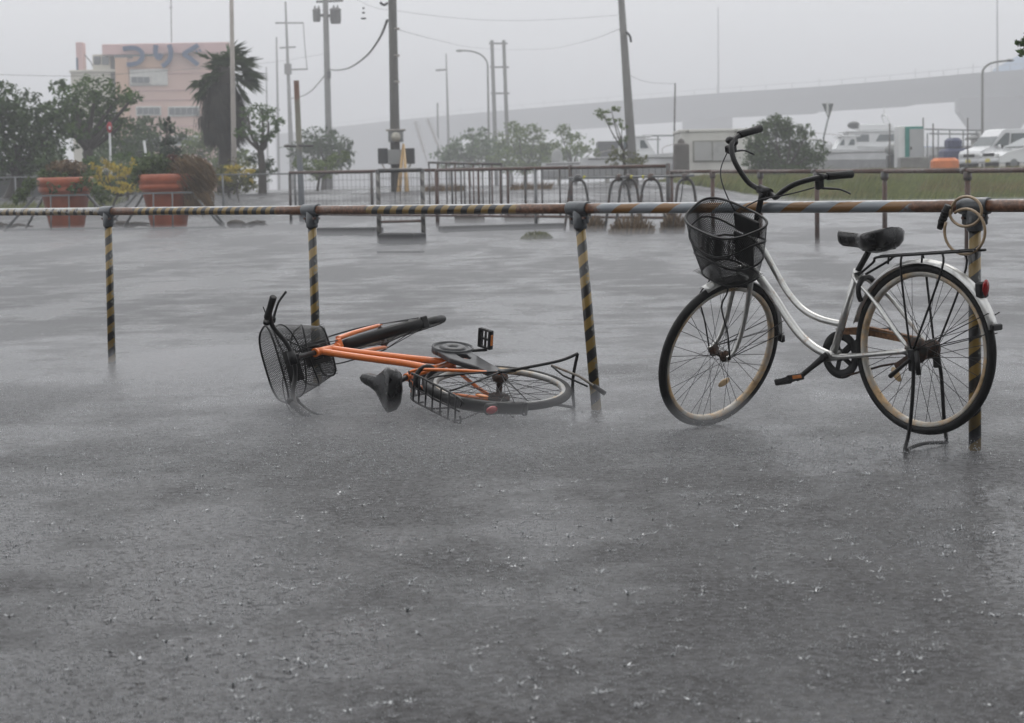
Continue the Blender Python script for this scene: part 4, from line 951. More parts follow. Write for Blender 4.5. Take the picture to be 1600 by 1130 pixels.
tree('broadleaf_tree', 985, None, 60, [(942, 176, 14, 8), (955, 170, 10, 8), (960, 188, 12, 8), (972, 196, 8, 7), (976, 218, 8, 8)], 0.052, .8, 38, M_LEAF3, 'thin bent tree leaning left from the tilted utility pole', trunk=.05)
tree('shrub', 975, None, 60, [(965, 238, 16, 14), (985, 250, 18, 12), (1005, 250, 10, 8), (958, 255, 12, 10)], 0.053, .7, 39, M_OLIVE, 'thin scruffy shrub at the foot of the tilted utility pole', 'shrub', trunk=.03)
tree('shrub', 1225, None, 72, [(1210, 193, 24, 16), (1200, 212, 30, 20), (1235, 205, 20, 18), (1180, 228, 18, 24), (1250, 225, 22, 22), (1215, 238, 40, 26), (1270, 240, 20, 18), (1195, 250, 30, 14), (1245, 252, 34, 12), (1262, 205, 10, 12), (1190, 262, 22, 10), (1225, 265, 30, 9), (1258, 262, 24, 9)], 0.070, 1.25, 40, M_BUSH, 'big dark rounded bush behind the silver bicycle handlebar', 'bush', trunk=.1)
tree('hedge', 800, None, 165, [(700, 246, 20, 14), (728, 238, 22, 16), (762, 236, 24, 18), (795, 232, 24, 18), (826, 236, 24, 18), (858, 240, 22, 16), (888, 244, 20, 14), (770, 258, 40, 10), (840, 258, 40, 10)], .20, 1.0, 45, M_LEAF2, 'long hazy green thicket behind the middle trees', 'thicket', trunk=.08)
# pale reeds right of the bush
p = on(1278, 64); o = root_at('reed_clump', p); tag(o, 'pale green reeds growing at the right foot of the big bush', 'reeds'); tuft(o, 'stems', p, 260, .45, .75, M_LEAF3, 5, .3, .012); tuft(o, 'stems', p + Vector((.5, 0, 0)), 120, .25, .5, M_LEAF3, 6, .3, .012)
# palm with a shaggy skirt, fronds blown to the right
pb = on(350, 66); palm = root_at('palm_tree', pb); tag(palm, 'tall palm with a thick dead-leaf skirt and torn wind-blown fronds', 'palm')
pt = at(352, 105, 66); K = 66 / FPX; r = random.Random(9)
child(MB().tube(catmull([pb, pb.lerp(pt, .5) + Vector((.05, 0, 0)), pt], 6), .24, 8), 'trunk', M_BARK, palm)
M_SKIRT = leafmat('dead fronds', (.014, .013, .010), (.06, .055, .042)); M_FROND = leafmat('palm fronds', (.012, .026, .008), (.065, .105, .036))
m = MB(); V, F = m.v, m.f; za, zb = at(352, 216, 66).z, at(352, 128, 66).z
for _ in range(5200):
    t = r.random(); z = za + (zb - za) * t; a = r.random() * 6.283; lump = 1 + .22 * math.sin(3 * a + 9 * t) + .16 * math.sin(7 * a - 17 * t); rad = K * (30 * math.sin(math.pi * min(1, .30 + t * .62)) ** .7) * r.uniform(.5, 1.15) * lump
    q = Vector((pt.x - .15 + rad * math.cos(a), pt.y + rad * math.sin(a), z)); e = Vector((.16 * math.cos(a) + .09, .16 * math.sin(a), -.38)) * r.uniform(.5, 1.5); w = Vector((-math.sin(a), math.cos(a), 0)) * .03
    i = len(V); V += [tuple(q - w), tuple(q + w), tuple(q + e)]; F.append((i, i + 1, i + 2))
child(fin(m), 'skirt', M_SKIRT, palm, wind=False)
def frond(c, d, L, n, seed):
    rr = random.Random(seed); m = MB(); d = d.normalized(); s = d.cross(Vector((0, .3, 1))).normalized(); tip = c + d * L
    m.tube([c, c.lerp(tip, .5) + Vector((0, 0, .06)), tip], [.03, .022, .015], 5); n0 = len(m.f); V, F = m.v, m.f; fl = len(m.sm)
    for k in range(n):
        a = R_(-115 + 230 * k / (n - 1)); e = (d * math.cos(a) + s * math.sin(a)).normalized() * rr.uniform(.5, 1.0) * .80 + Vector((.08, rr.gauss(0, .12), -.06 * rr.random())); w = e.cross(Vector((0, 1, .3))).normalized() * .03
        i = len(V); mid = tip + e * .55; V += [tuple(tip - w * .5), tuple(tip + w * .5), tuple(mid + w), tuple(mid - w), tuple(tip + e + Vector((.03, 0, -.06)))]; F += [(i, i + 1, i + 2, i + 3), (i + 3, i + 2, i + 4)]
    m.sm = m.sm[:fl] + [False] * (len(F) - n0); m.mi = [0] * len(F); return m
heads = [(345, 98, 0, 1), (382, 98, 0, 1), (325, 128, 0, 1), (390, 118, 0, 1), (305, 128, 0, 1), (318, 140, 0, 1), (362, 92, 0, 1), (352, 88, 0, 1.2), (335, 92, -.1, .9), (370, 92, .3, .9), (385, 112, .4, .8), (312, 132, -.4, .6), (340, 108, -.3, 1.0), (375, 125, .3, .8), (360, 78, 0, .6), (392, 130, .5, .6), (330, 120, -.5, .6), (310, 150, -.5, .3), (378, 145, .4, .5), (350, 120, 0, .8), (365, 108, .1, 1), (322, 88, -.3, .5)]
for k, (x, y, dy, dz) in enumerate(heads):
    tip = at(x, y, 66 + r.uniform(-.8, .8)); c = pt + Vector((0, 0, -.1)); child(frond(c, tip - c, (tip - c).length * .8, 26, k), 'frond', M_FROND, palm, wind=False)
# ---------------------------------------------------------------- leafy twig hanging in at the upper right corner
tw = at(1640, 50, 18); o = root_at('tree_branch', tw); tag(o, 'leafy twig hanging into the upper right corner of the picture', 'branch'); m = MB(); m.tube([tw, at(1612, 62, 18), at(1596, 80, 18)], [.014, .009, .004], 6); child(m, 'twig', M_BARK, o)
m = MB(); r = random.Random(3)
for (x, y, q) in ((1600, 66, 6), (1597, 82, 7), (1606, 58, 8), (1612, 72, 9), (1590, 67, 3)): c = at(x, y, 18); k = q * 18 / FPX; leaves(m, c, k, k, k, 26, .028, r)
child(fin(m), 'foliage', M_LEAF2, o, wind=False)
# ---------------------------------------------------------------- grass bank and verge
M_TURF = mat('turf soil', (.05, .065, .022), .8, 0, .35, 1.2, bump=.6, bscale=14)
gx = [5 + i for i in range(0, 40)]; gy = [53 + i for i in range(0, 30)]
def bank_z(x, y):
    edge = min(1, max(0, (y - 67) / 2.2, 0)) ; return terr(x, y) + (.03 if (y > 55.0 + max(0, (8.5 - x)) * 4 and x > 6) else -.2)
o = grid_mesh(gx, gy, bank_z).build('grass_bank', M_TURF, wind=False); tag(o, kind='structure')
M_GRASS = leafmat('grass blades', (.06, .085, .015), (.27, .29, .07))
def grassfield(name, n, xr, yr, ok, h, label, seed, mt=M_GRASS, tall=0):
    r = random.Random(seed); m = MB(); V, F = m.v, m.f; k = 0
    while k < n:
        x, y = r.uniform(*xr), r.uniform(*yr); k += 1
        if not ok(x, y, r): continue
        z = terr(x, y); hh = h * r.uniform(.5, 1.3) * (1 - .55 * smooth(64, 72, y) * (tall > 0)) * (1 + tall * (1 - smooth(62, 69, y)) * max(0, math.sin(x * 1.7 + y * .8) + math.sin(x * .6 - y * 1.3 + 2) - .4)); lx = hh * r.uniform(.15, .9); b = r.random() * 3.14; wx, wy = .016 * math.cos(b), .016 * math.sin(b)
        i = len(V); V += [(x - wx, y - wy, z), (x + wx, y + wy, z), (x + lx, y + r.gauss(0, .06), z + hh)]; F.append((i, i + 1, i + 2))
    o = fin(m).build(name, mt, wind=False); return tag(o, label, 'grass', kind='stuff')
grassfield('grass', 170000, (6, 24), (54, 80), lambda x, y, r: y > 55.2 + max(0, (8.5 - x)) * 4 + r.gauss(0, .4) and abs(x) < y * .29, .24, 'long wet grass covering the bank below the boats', 1, tall=.9)
grassfield('grass', 45000, (6, 24), (54, 80), lambda x, y, r: y > 55.6 + max(0, (8.5 - x)) * 4 + r.gauss(0, .4) and abs(x) < y * .29 and math.sin(x * .9 + y * .35) + math.sin(x * .33 - y * .7) > .55, .42, 'browning taller weeds in patches on the grass bank', 4, leafmat('browning weeds', (.09, .075, .02), (.30, .25, .08)), tall=.4)
grassfield('grass', 9000, (-20, -8), (54, 58), lambda x, y, r: math.sin(x * .9) + math.sin(x * .37 + 2) > -.2 and y < 56.5 + math.sin(x) * 1.2, .22, 'rough grass verge along the roadside shrubs', 2)
grassfield('grass', 1600, (-3.5, 2.2), (60, 62), lambda x, y, r: math.sin(x * 2.3) > .1, .2, 'grass tufts around the pole with the meter boxes', 3, M_DRY)

# ================================================================ poles, cables, signs
M_CPOLE = mat('concrete pole', (.155, .152, .145), .55, 0, .2, 1.5, bump=.3, bscale=20); M_CPOLED = mat('dark wet concrete pole', (.085, .082, .074), .45, 0, .25, 1.2, bump=.3, bscale=18)
M_SPOLE = mat('pale painted steel pole', (.33, .30, .275), .45, 0, .2, 2); M_GREYBOX = mat('grey cabinet', (.25, .255, .25), .4, 0, .12, 3, coat=.2); M_DARKBOX = mat('dark cabinet', (.04, .042, .045), .4, 0, .2, 3)
def pole(name, Y, top, bot, wt, wb_, mt, label, cat='utility pole', steps=False, group=None, n=10):
    """pole through two photo pixels at distance Y, carried down to the land; widths in photo pixels"""
    a, b = at(*top, Y), at(*bot, Y); d = (b - a).normalized(); g = terr(b.x, b.y); foot = a + d * ((g - .1 - a.z) / d.z); k = Y / FPX / 2
    o = root_at(name, Vector((foot.x, foot.y, g))); tag(o, label, cat, group)
    child(MB().tube([foot, b, a], [wb_ * k, wb_ * k * (1 if b.z > foot.z else 1), wt * k], n), 'shaft', mt, o); return o, a, foot
def arm(o, Y, p, q, w, name='crossarm', mt=None):
    a, b = at(*p, Y), at(*q, Y); d = b - a; child(MB().tube([a, b], w * Y / FPX / 2, 6), name, mt or M_DPIPE, o)
def insul(o, Y, x, y, h=6): child(MB().tube([at(x, y, Y), at(x, y - h, Y)], [2.2 * Y / FPX, 1.2 * Y / FPX], 6), 'insulator', M_GREYBOX, o)
# main pole with meter boxes
o, a, f = pole('utility_pole', 62, (612, -60), (617, 205), 12.5, 15.5, M_CPOLED, 'thick dark concrete utility pole carrying meter boxes above a yellow guard')
def pbox(o, Y, x0, y0, x1, y1, dep, mt, name, dy=0, b=.015): 
    c = at((x0 + x1) / 2, (y0 + y1) / 2, Y + dy); k = Y / FPX; return child(MB().bbox(c, ((x1 - x0) * k, dep, (y1 - y0) * k), b), name, mt, o)
bx_ = pbox(o, 62, 607, 204, 630, 222, .3, M_GREYBOX, 'meter_box', -.3)
child(MB().bbox(at(618.5, 203.5, 61.7), (30 * 62 / FPX, .42, .05), .01), 'box_roof', M_SPOLE, o)
child(MB().lathe([(0, -.03), (.15, -.02), (.155, .02), (.15, .03)], at(618.5, 214, 61.48), 18, 'y'), 'meter', mat('meter glass', (.42, .40, .33), .2, coat=.6), o)
pbox(o, 62, 607, 234, 629, 257, .3, M_GREYBOX, 'switch_box', -.3); pbox(o, 62, 591, 232, 606, 256, .34, M_DARKBOX, 'switch_box', -.1); pbox(o, 62, 633, 232, 648, 256, .34, M_DARKBOX, 'switch_box', -.1)
for x0, x1 in ((597, 612), (642, 626)): child(MB().tube(catmull([at(x0, 256, 61.8), at((x0 + x1) / 2, 268, 61.7), at(x1, 262, 61.7)], 5), .025, 6), 'conduit', M_SPOLE, o)
for y in (45, 87, 128): child(MB().tube([at(617, y, 61.8), at(623, y, 61.5)], .04, 6), 'step_bolt', M_SPOLE, o)
M_GUARD = mat('yellow guy guard', (.50, .33, .15), .4, 0, .15, 4)
g0, g1 = gnd(629, 306), at(630, 222, 61.6); g0 = on(629, 60.8)
child(MB().tube([at(622.5, 308, 60.9), at(626, 270, 61.2), at(630, 225, 61.6)], [.085, .06, .03], 10), 'guy_guard', M_GUARD, o)
child(MB().tube([at(636.5, 308, 60.7), at(634, 270, 61.1), at(631, 226, 61.55)], [.08, .055, .03], 10), 'guy_guard', M_GUARD, o)
child(MB().tube(catmull([at(605, 5, 62), at(600, 8, 61.8), at(594, 4, 61.8)], 4), .04, 6), 'bracket', M_DARKBOX, o)
# pole with two transformers
o, a, f = pole('utility_pole', 150, (507, -60), (513.5, 210), 8, 10.5, M_CPOLE, 'concrete utility pole with two round transformers near its top')
for x0, x1, y0, y1 in ((489, 501, 14, 34), (516, 533, 13, 37)):
    c = at((x0 + x1) / 2, y1, 150); k = 150 / FPX; R = (x1 - x0) / 2 * k; H = (y1 - y0) * k
    child(MB().lathe([(0, 0), (R * .9, 0), (R * .92, H * .12), (R, H * .15), (R, H * .82), (R * 1.08, H * .84), (R * 1.08, H * .92), (R * .6, H), (0, H)], c, 16), 'transformer', M_CPOLE, o)
    insul(o, 150, (x0 + x1) / 2 - 3, y0, 5); insul(o, 150, (x0 + x1) / 2 + 3, y0, 5)
arm(o, 150, (494, 3), (536, 1), 4); arm(o, 150, (499, 24), (518, 25), 5); child(MB().bbox(at(514, 117, 149.6), (.28, .3, .5), .02), 'bracket', M_DARKBOX, o)
# far poles
o, a, f = pole('utility_pole', 230, (446, 3), (454.5, 222), 2.5, 7.5, M_CPOLE, 'tapering distant utility pole with crossarms left of the transformer pole')
arm(o, 230, (430, 36), (474, 36), 2.5); arm(o, 230, (437, 75), (462, 73.5), 2.5); arm(o, 230, (455, 109), (481, 108), 2.5); pbox(o, 230, 445, 100, 455, 116, 1.0, M_CPOLE, 'transformer', -.3); child(MB().tube(catmull([at(474, 36, 230), at(476, 70, 230), at(480, 108, 230)], 4), .045, 5), 'down_lead', M_DPIPE, o)
pole('utility_pole', 300, (432, 58), (434, 170), 2.5, 4, M_CPOLE, 'thin faint utility pole directly left of the crossarm pole', n=6); pole('utility_pole', 360, (416, 105), (417, 170), 2, 3, M_CPOLE, 'very faint short pole above the small forked tree', n=6)
o, a, f = pole('lamp_pole', 64, (361, -40), (365.5, 242), 6, 8.5, M_SPOLE, 'tall pale steel pole standing in front of the palm', 'lamp pole')
child(MB().lathe([(.0, 0), (.16, 0), (.16, .35), (.10, .42)], f, 10), 'pole_base', M_SPOLE, o)
# stake with rusty top
M_STAKE = NT('stake paint'); _v = M_STAKE.coord('Generated'); _s = M_STAKE.node('ShaderNodeSeparateXYZ'); M_STAKE.l.new(_v, _s.inputs[0]); _nn = M_STAKE.noise(M_STAKE.coord(), 6, 5)
M_STAKE.set(col=M_STAKE.ramp(M_STAKE.math('ADD', _s.outputs[2], M_STAKE.math('MULTIPLY', _nn, .25)), [(.55, (.13, .145, .16)), (.72, (.17, .165, .12)), (.95, (.13, .12, .09)), (1.05, (.12, .055, .03))]), rough=.5); M_STAKE = M_STAKE.m
o, a, f = pole('stake', 47, (463, 126), (471.5, 322), 8.5, 10, M_STAKE, 'slim tilted post with rust brown top behind the mesh fence end', 'post')
arm(o, 47, (444, 228.5), (466, 229), 4, 'cross_piece'); arm(o, 46.8, (466, 227.5), (490, 228), 4, 'cross_piece')
# twin poles with rungs
o, a, f = pole('twin_pole', 200, (768.5, 63), (774, 225), 5.5, 7, M_CPOLE, 'pair of concrete poles joined by three rungs'); b1_ = at(787, 63, 200); b2_ = at(793, 225, 200); d = (b2_ - b1_).normalized(); ft_ = b1_ + d * ((terr(b2_.x, 200) - b1_.z) / d.z); k = 200 / FPX / 2
child(MB().tube([ft_, b1_], [7 * k, 5.5 * k], 10), 'shaft', M_CPOLE, o)
for y, x in ((68, 0), (105, 2), (146, 3)): arm(o, 200, (764 + x, y), (793 + x, y), 2.6, 'rung')
# street lamps with bent arms
o, a, f = pole('street_lamp', 170, (762, 102), (764, 225), 2.8, 3.6, M_CPOLE, 'curved street lamp beside the twin poles', 'street lamp', n=8)
child(MB().tube(catmull([at(762, 103, 170), at(760, 95, 170), at(752, 86, 170), at(738, 80.5, 170), at(722, 79, 170)], 4), .07, 6), 'lamp_arm', M_CPOLE, o); child(MB().ellipsoid(at(718, 79.5, 170), (.33, .18, .1), 8, 5), 'lamp_head', M_CPOLE, o)
o, a, f = pole('street_lamp', 110, (1535, 116), (1535, 240), 3.6, 4.4, M_CPOLE, 'curved street lamp above the parked white van', 'street lamp', n=8)
child(MB().tube(catmull([at(1535, 117, 110), at(1537, 108, 110), at(1546, 100, 110), at(1560, 96.5, 110), at(1574, 95, 110)], 4), .06, 6), 'lamp_arm', M_CPOLE, o); child(MB().ellipsoid(at(1578, 94.5, 110), (.25, .13, .08), 8, 5), 'lamp_head', M_CPOLE, o)
o, a, f = pole('utility_pole', 260, (697, 84), (701, 228), 2, 5, M_CPOLE, 'thin faint pole with a small lamp left of the curved street lamp', n=6); arm(o, 260, (681, 110), (697, 109), 3, 'lamp_arm')
pole('utility_pole', 260, (683.5, 161), (684.5, 226), 3, 3.2, M_CPOLE, 'short faint post beside the white slanting banners', n=6)
# tilted pole
o, a, f = pole('utility_pole', 64, (968, -40), (988.5, 262), 9.5, 16, M_CPOLE, 'grey concrete utility pole tilting to the left beside the moored boats')
for y in (18, 26, 36, 46): insul(o, 64, 967 + y * .06, y + 3, 5)
child(MB().tube(catmull([at(978, 50, 63.8), at(984, 56, 63.8), at(986, 66, 63.8)], 4), .04, 6), 'loose_bracket', M_DARKBOX, o)
pole('mast', 88, (1055, 130), (1053, 240), 2.4, 3, M_DPIPE, 'thin dark flag mast beside the beige cabin', 'mast', n=6)
# overhead cables
M_CABLE = mat('cable rubber', (.03, .03, .03), .5)
def cable(pts, rad, label):
    m = MB(); m.tube(catmull([at(x, y, Y) for x, y, Y in pts], 8), rad, 5); solo(m, 'overhead_cable', M_CABLE, label, 'cable', 'overhead cables')
cable([(605, 32, 62), (592, 62, 76), (572, 88, 95), (548, 105, 118), (530, 109.5, 135), (514, 109, 150)], .045, 'thick cable sagging from the dark pole to the transformer pole')
cable([(509, 116, 150), (497, 131, 168), (484, 144, 188), (470, 151, 210), (455, 154, 230)], .05, 'cable sagging from the transformer pole to the crossarm pole')
cable([(620, 17, 62), (720, 29, 62.5), (830, 32, 63), (966, 24, 64)], .004, 'upper thin cable strung between the dark pole and the tilted pole')
cable([(620, 46, 62), (680, 62, 100), (735, 74, 150), (790, 78, 200)], .008, 'thin cable dropping from the dark pole to the twin poles')
cable([(791, 78, 200), (860, 76, 150), (920, 63, 100), (969, 45, 64)], .008, 'thin cable rising from the twin poles to the tilted pole')
cable([(620, 17, 62), (575, 8, 85), (520, -20, 130)], .006, 'thin cable leaving the dark pole at the upper picture edge')
cable([(972, 112, 64), (1010, 128, 75), (1055, 131, 88)], .006, 'thin line from the tilted pole to the flag mast')
cable([(-20, 116, 90), (120, 119, 92), (240, 112, 94), (420, 98, 125), (508, 84, 150)], .008, 'thin cable crossing in front of the pink building')
o = root_at('insulator_string', at(568, 10, 75)); tag(o, 'small insulators hanging on a cable left of the dark pole', 'insulators')
for y, w in ((13, 2), (20, 2.5), (29, 4.5)): child(MB().ellipsoid(at(568, y, 75), (w * .025, w * .025, .04), 8, 5), 'insulator', M_DARKBOX, o)
# signs and small posts on the left
M_WPAINT = mat('white paint', (.62, .63, .64), .4, 0, .1, 4); M_REDS = mat('red sign', (.42, .035, .05), .4, 0, .12, 4)
o, a, f = pole('road_sign', 62, (171.5, 208), (173, 262), 3.4, 3.6, M_WPAINT, 'round red and white sign on a white post before the spreading tree', 'road sign', n=8)
c = at(171, 199, 61.9); k = 62 / FPX; child(MB().lathe([(0, -.02), (4.2 * k, -.02), (4.2 * k, .02), (0, .02)], (0, 0, 0), 20, 'y'), 'sign_disc', M_REDS, o); s_ = COL.objects[-1] if False else o.children[-1]; s_.matrix_local = Matrix.Translation(c - o.location) @ Matrix.Diagonal((1, 1, 2.0, 1)) @ Matrix.Translation(o.location)
child(MB().bbox(at(171.5, 200, 61.85), (3.6 * k, .02, 5 * k), .004), 'sign_face', M_WPAINT, o)
pole('marker_post', 61, (225, 220), (229, 250), 4, 4, M_WPAINT, 'short white tilted marker post left of the conifer', 'marker post', n=8)
o, a, f = pole('notice_board', 66, (61, 262), (61, 275), 2, 2, M_DPIPE, 'blank white rectangular notice board above the dark wall', 'sign', n=6); pbox(o, 66, 54, 234, 68, 261, .06, M_WPAINT, 'panel', -.05)
# ---------------------------------------------------------------- roadside wall and thin rail on the left
w0, w1 = on(-60, 65), on(330, 68); M_WALL = mat('dark roadside wall', (.10, .105, .105), .6, 0, .25, 2, bump=.4, bscale=12)
d = w1 - w0; solo(MB().bbox(up(w0.lerp(w1, .5), .30), (d.length, .25, .95), .03, Matrix.Rotation(math.atan2(d.y, d.x), 3, 'Z')), 'roadside_wall', M_WALL, 'low dark roadside wall behind the planters', 'wall')
q0, q1 = on(-40, 58), on(582, 50); tr = root_at('thin_rail_fence', q1); tag(tr, 'thin grey rail fence running left from its dark end post', 'fence')
zt = at(582, 270, 50).z - q1.z
ra_, rb_ = at(-40, 278, 58), up(q1, zt); child(MB().tube([ra_, rb_], .022, 6), 'rail', M_GPIPE, tr); child(MB().tube([q1, up(q1, zt + .05)], .04, 8), 'post', M_DPIPE, tr)
for t in (.12, .3, .48, .66, .83): p = q0.lerp(q1, t); p.z = terr(p.x, p.y); child(MB().tube([p, Vector((p.x, p.y, ra_.z + (rb_.z - ra_.z) * t))], .03, 6), 'post', M_GPIPE, tr)
# ---------------------------------------------------------------- pink tackle shop
YB = 190; KB = YB / FPX
M_PINK = mat('pink render', (.66, .46, .39), .7, 0, .08, .3); M_PINKT = mat('pale pink parapet', (.68, .46, .44), .7, 0, .08, .3); M_SALMON = mat('salmon render', (.65, .42, .29), .7, 0, .08, .3); M_CREAM = mat('cream render', (.58, .55, .46), .7, 0, .1, .4); M_GLASSF = mat('dark window glass', (.06, .075, .085), .12, 0, .2, 1, coat=.5); M_SIGNB = mat('blue sign letters', (.008, .06, .17), .5, 0, .1, 2); M_FRAMEW = mat('white window frame', (.62, .62, .58), .5)
def PB(x, y, dy=0): return at(x, y, YB + dy)
bc = on(265, YB); shop = root_at('tackle_shop', bc); tag(shop, 'pink four-storey building with large blue hiragana lettering on its parapet', 'building')
def block(x0, y0, x1, y1, dep, mt, name, dy=0, to_ground=False):
    p, q = PB(x0, y0, dy), PB(x1, y1, dy); zt_ = (p.z + PB(x1, y0, dy).z) / 2; zb_ = terr(p.x, YB) - .2 if to_ground else (q.z + PB(x0, y1, dy).z) / 2
    return child(MB().bbox(((p.x + q.x) / 2, YB + dy + dep / 2, (zt_ + zb_) / 2), (q.x - p.x, dep, zt_ - zb_), .04), name, mt, shop)
block(180, 84, 357, 300, 7, M_PINK, 'wall', 0, True)
block(159, 67.5, 357.5, 84, 7.3, M_PINKT, 'parapet', -.3)
block(179, 90, 207, 300, 1, M_SALMON, 'wall_panel', -.15, True); block(207, 88, 262, 106, .5, M_SALMON, 'wall_panel', -.12)
block(178, 84.2, 252, 91, .6, M_GLASSF, 'dark_band', -.08)
block(110, 111, 179.5, 300, 12, M_CREAM, 'annex', .2, True); block(108, 109, 180, 113, 12.4, M_CREAM, 'annex_cornice', 0)
pent = block(144, 85, 173, 110, 6, M_CREAM, 'penthouse', .6)
for x0, x1 in ((146, 157), (159, 170)): block(x0, 88, x1, 101, .2, M_GLASSF, 'window', .48)
block(118, 66, 130, 110, 1.5, M_PINKT, 'sign_tower', 1); block(118.5, 90, 121.5, 110, .3, M_SIGNB, 'sign_strip', .8)
def window(x0, y0, x1, y1, panes, dy=-.2):
    k = KB; c = block(x0, y0, x1, y1, .2, M_FRAMEW, 'window', dy)
    n = panes; w = (x1 - x0 - 4) / n
    for i in range(n):
        p = PB(x0 + 2 + w * (i + .5), (y0 + y1) / 2, dy - .03); q = MB().bbox(p, (w * k * .92, .06, (y1 - y0 - 5) * k), .005).build('pane', M_GLASSF, c, T=shop.matrix_world.inverted())
    return c
block(202, 108, 262, 134, .25, M_FRAMEW, 'bay_panel', -.2); window(203, 118, 236, 132, 3, -.35)
window(212, 166, 252, 181, 4); window(262, 166, 312, 182, 5); window(212, 212, 252, 228, 4); window(262, 212, 312, 228, 5)
for y in (113, 140, 155, 196): block(262 if y == 113 else 180, y, 357, y + 1.6, .12, M_PINKT, 'string_course', -.1)
o_ = child(MB().tube([PB(268, 66, 4), PB(267, -5, 4)], .05, 5), 'antenna', M_DPIPE, shop); child(MB().tube([PB(264, 12, 4), PB(270, 12, 4)], .04, 5), 'antenna_arm', M_DPIPE, shop)
child(MB().tube([PB(131, 84, 2), PB(142, 97, 2), PB(146, 106, 2)], .05, 5), 'stay_wire', M_DPIPE, shop)
def stroke(name, pts, w, dy=-.75):
    """brush stroke of the sign: flat bar bent along the written line, standing off the wall"""
    P_ = catmull([PB(x, y, dy) for x, y in pts], 6); m = MB(); n = len(P_); vs = []
    for i, p in enumerate(P_):
        t = (P_[min(i + 1, n - 1)] - P_[max(i - 1, 0)]).normalized(); s = Vector((-t.z, 0, t.x)) * (w * KB / 2); vs += [p + s, p - s, p - s + Vector((0, .3, 0)), p + s + Vector((0, .3, 0))]
    fs = [(0, 1, 2, 3), tuple(4 * (n - 1) + k for k in (3, 2, 1, 0))]
    for i in range(n - 1):
        for k in range(4): j = (k + 1) % 4; fs.append((4 * i + k, 4 * i + j, 4 * i + 4 + j, 4 * i + 4 + k))
    m.add(vs, fs); return child(m, name, M_SIGNB, shop)
def letter(strokes, w): 
    for s in strokes: stroke('letter_stroke', s, w)
letter([[(192, 76.5), (204, 74.8), (214, 76), (221, 82), (222, 90), (216, 97.5), (206, 100.5), (198, 101)]], 6.5)
letter([[(243.5, 70.5), (242.5, 80), (245, 88.5), (249, 90.5), (252, 84)], [(264, 70), (266.5, 80), (265.5, 91), (260, 99), (253, 103.5)]], 6.5)
letter([[(309, 70.5), (299, 77), (287.5, 84.5), (296, 90.5), (309, 101)]], 6.5); letter([[(306, 79), (308.5, 82)], [(311, 77.5), (313.5, 80.5)]], 2.2)
# ---------------------------------------------------------------- road bridge
YR = 540; KR = YR / FPX; M_BRIDGE = mat('bridge concrete', (.115, .12, .125), .7, 0, .12, .1)
br = root_at('road_bridge', on(900, YR)); tag(br, 'long grey road bridge climbing to the right through the haze', 'bridge')
prof = [(430, 214), (520, 203), (620, 192), (720, 183), (850, 172), (985, 161), (1120, 151), (1280, 141), (1430, 129), (1520, 121), (1640, 113), (1760, 108)]
def yr(px): return 800 - (px - 430) * .29
for i, ((x0, y0), (x1, y1)) in enumerate(zip(prof, prof[1:])):
    a0, a1 = at(x0, y0, yr(x0)), at(x1, y1, yr(x1)); dep = 33 * yr((x0 + x1) / 2) / FPX; solid = x1 <= 730
    z0 = [(a.z - dep if not solid else terr(a.x, YR) - 1) for a in (a0, a1)]
    vs = []
    for a, zb_ in ((a0, z0[0]), (a1, z0[1])):
        for dy in (0, 14): vs += [Vector((a.x, a.y + dy, a.z)), Vector((a.x, a.y + dy + (.0 if solid else (2 if dy == 0 else -2)), zb_))]
    child(MB().add(vs, [(0, 4, 5, 1), (2, 3, 7, 6), (0, 2, 6, 4), (1, 5, 7, 3), (0, 1, 3, 2), (4, 6, 7, 5)]), 'abutment_wall' if solid else 'girder', M_BRIDGE, br)
    child(MB().add([a0 + Vector((0, -.6, -1.6)), a1 + Vector((0, -.6, -1.6)), a1 + Vector((0, -.6, 1.0)), a0 + Vector((0, -.6, 1.0)), a0 + Vector((0, -.1, -1.6)), a1 + Vector((0, -.1, -1.6)), a1 + Vector((0, -.1, 1.0)), a0 + Vector((0, -.1, 1.0))], [(0, 1, 2, 3), (7, 6, 5, 4), (3, 2, 6, 7), (0, 4, 5, 1), (0, 3, 7, 4), (1, 5, 6, 2)]), 'parapet', M_BRIDGE, br)
    child(MB().tube([a0 + Vector((0, -.3, 2.4)), a1 + Vector((0, -.3, 2.4))], .05, 5), 'handrail', M_BRIDGE, br)
    for t in (0, .25, .5, .75): p = a0.lerp(a1, t); child(MB().tube([p + Vector((0, -.3, .9)), p + Vector((0, -.3, 3.4 if t == 0 else 2.4))], .07, 5), 'rail_post', M_BRIDGE, br)
def pier(px, cap_y, cap_w, sh_w, Y):
    t = at(px, cap_y, Y); k = Y / FPX; zb_ = terr(t.x, Y) - .5; cw, sw = cap_w * k / 2, sh_w * k / 2
    o1 = [(-cw, 0), (cw, 0), (cw, -3.1), (sw, -8.3), (sw, zb_ - t.z), (-sw, zb_ - t.z), (-sw, -8.3), (-cw, -3.1)]
    child(MB().prism(o1, 5, Matrix(((1, 0, 0), (0, 0, 1), (0, 1, 0))), t + Vector((0, 1.5, 0))), 'pier', M_BRIDGE, br)
pier(1107, 184, 76, 40, yr(1107) + 4); pier(1560, 152, 116, 66, yr(1560) - 6); pier(1300, 170, 40, 14, YR + 60) if False else None
for px, yt, yb_ in ((1122, 12, 152), (1558, -30, 118), (915, 60, 168)):
    if px != 915: child(MB().tube([at(px + .6, yb_, yr(px) + 2), at(px, yt, yr(px) + 2)], [.26, .17], 6), 'lamp_mast', M_BRIDGE, br)
M_BLUEST = mat('blue steel', (.10, .24, .42), .5, 0, .12, .4)
ar = root_at('steel_arch', on(1640, 570)); tag(ar, 'sloping light blue steel arch rising behind the bridge at the right edge', 'bridge arch')
a0, a1 = at(1556, 124, 570), at(1690, 48, 590)
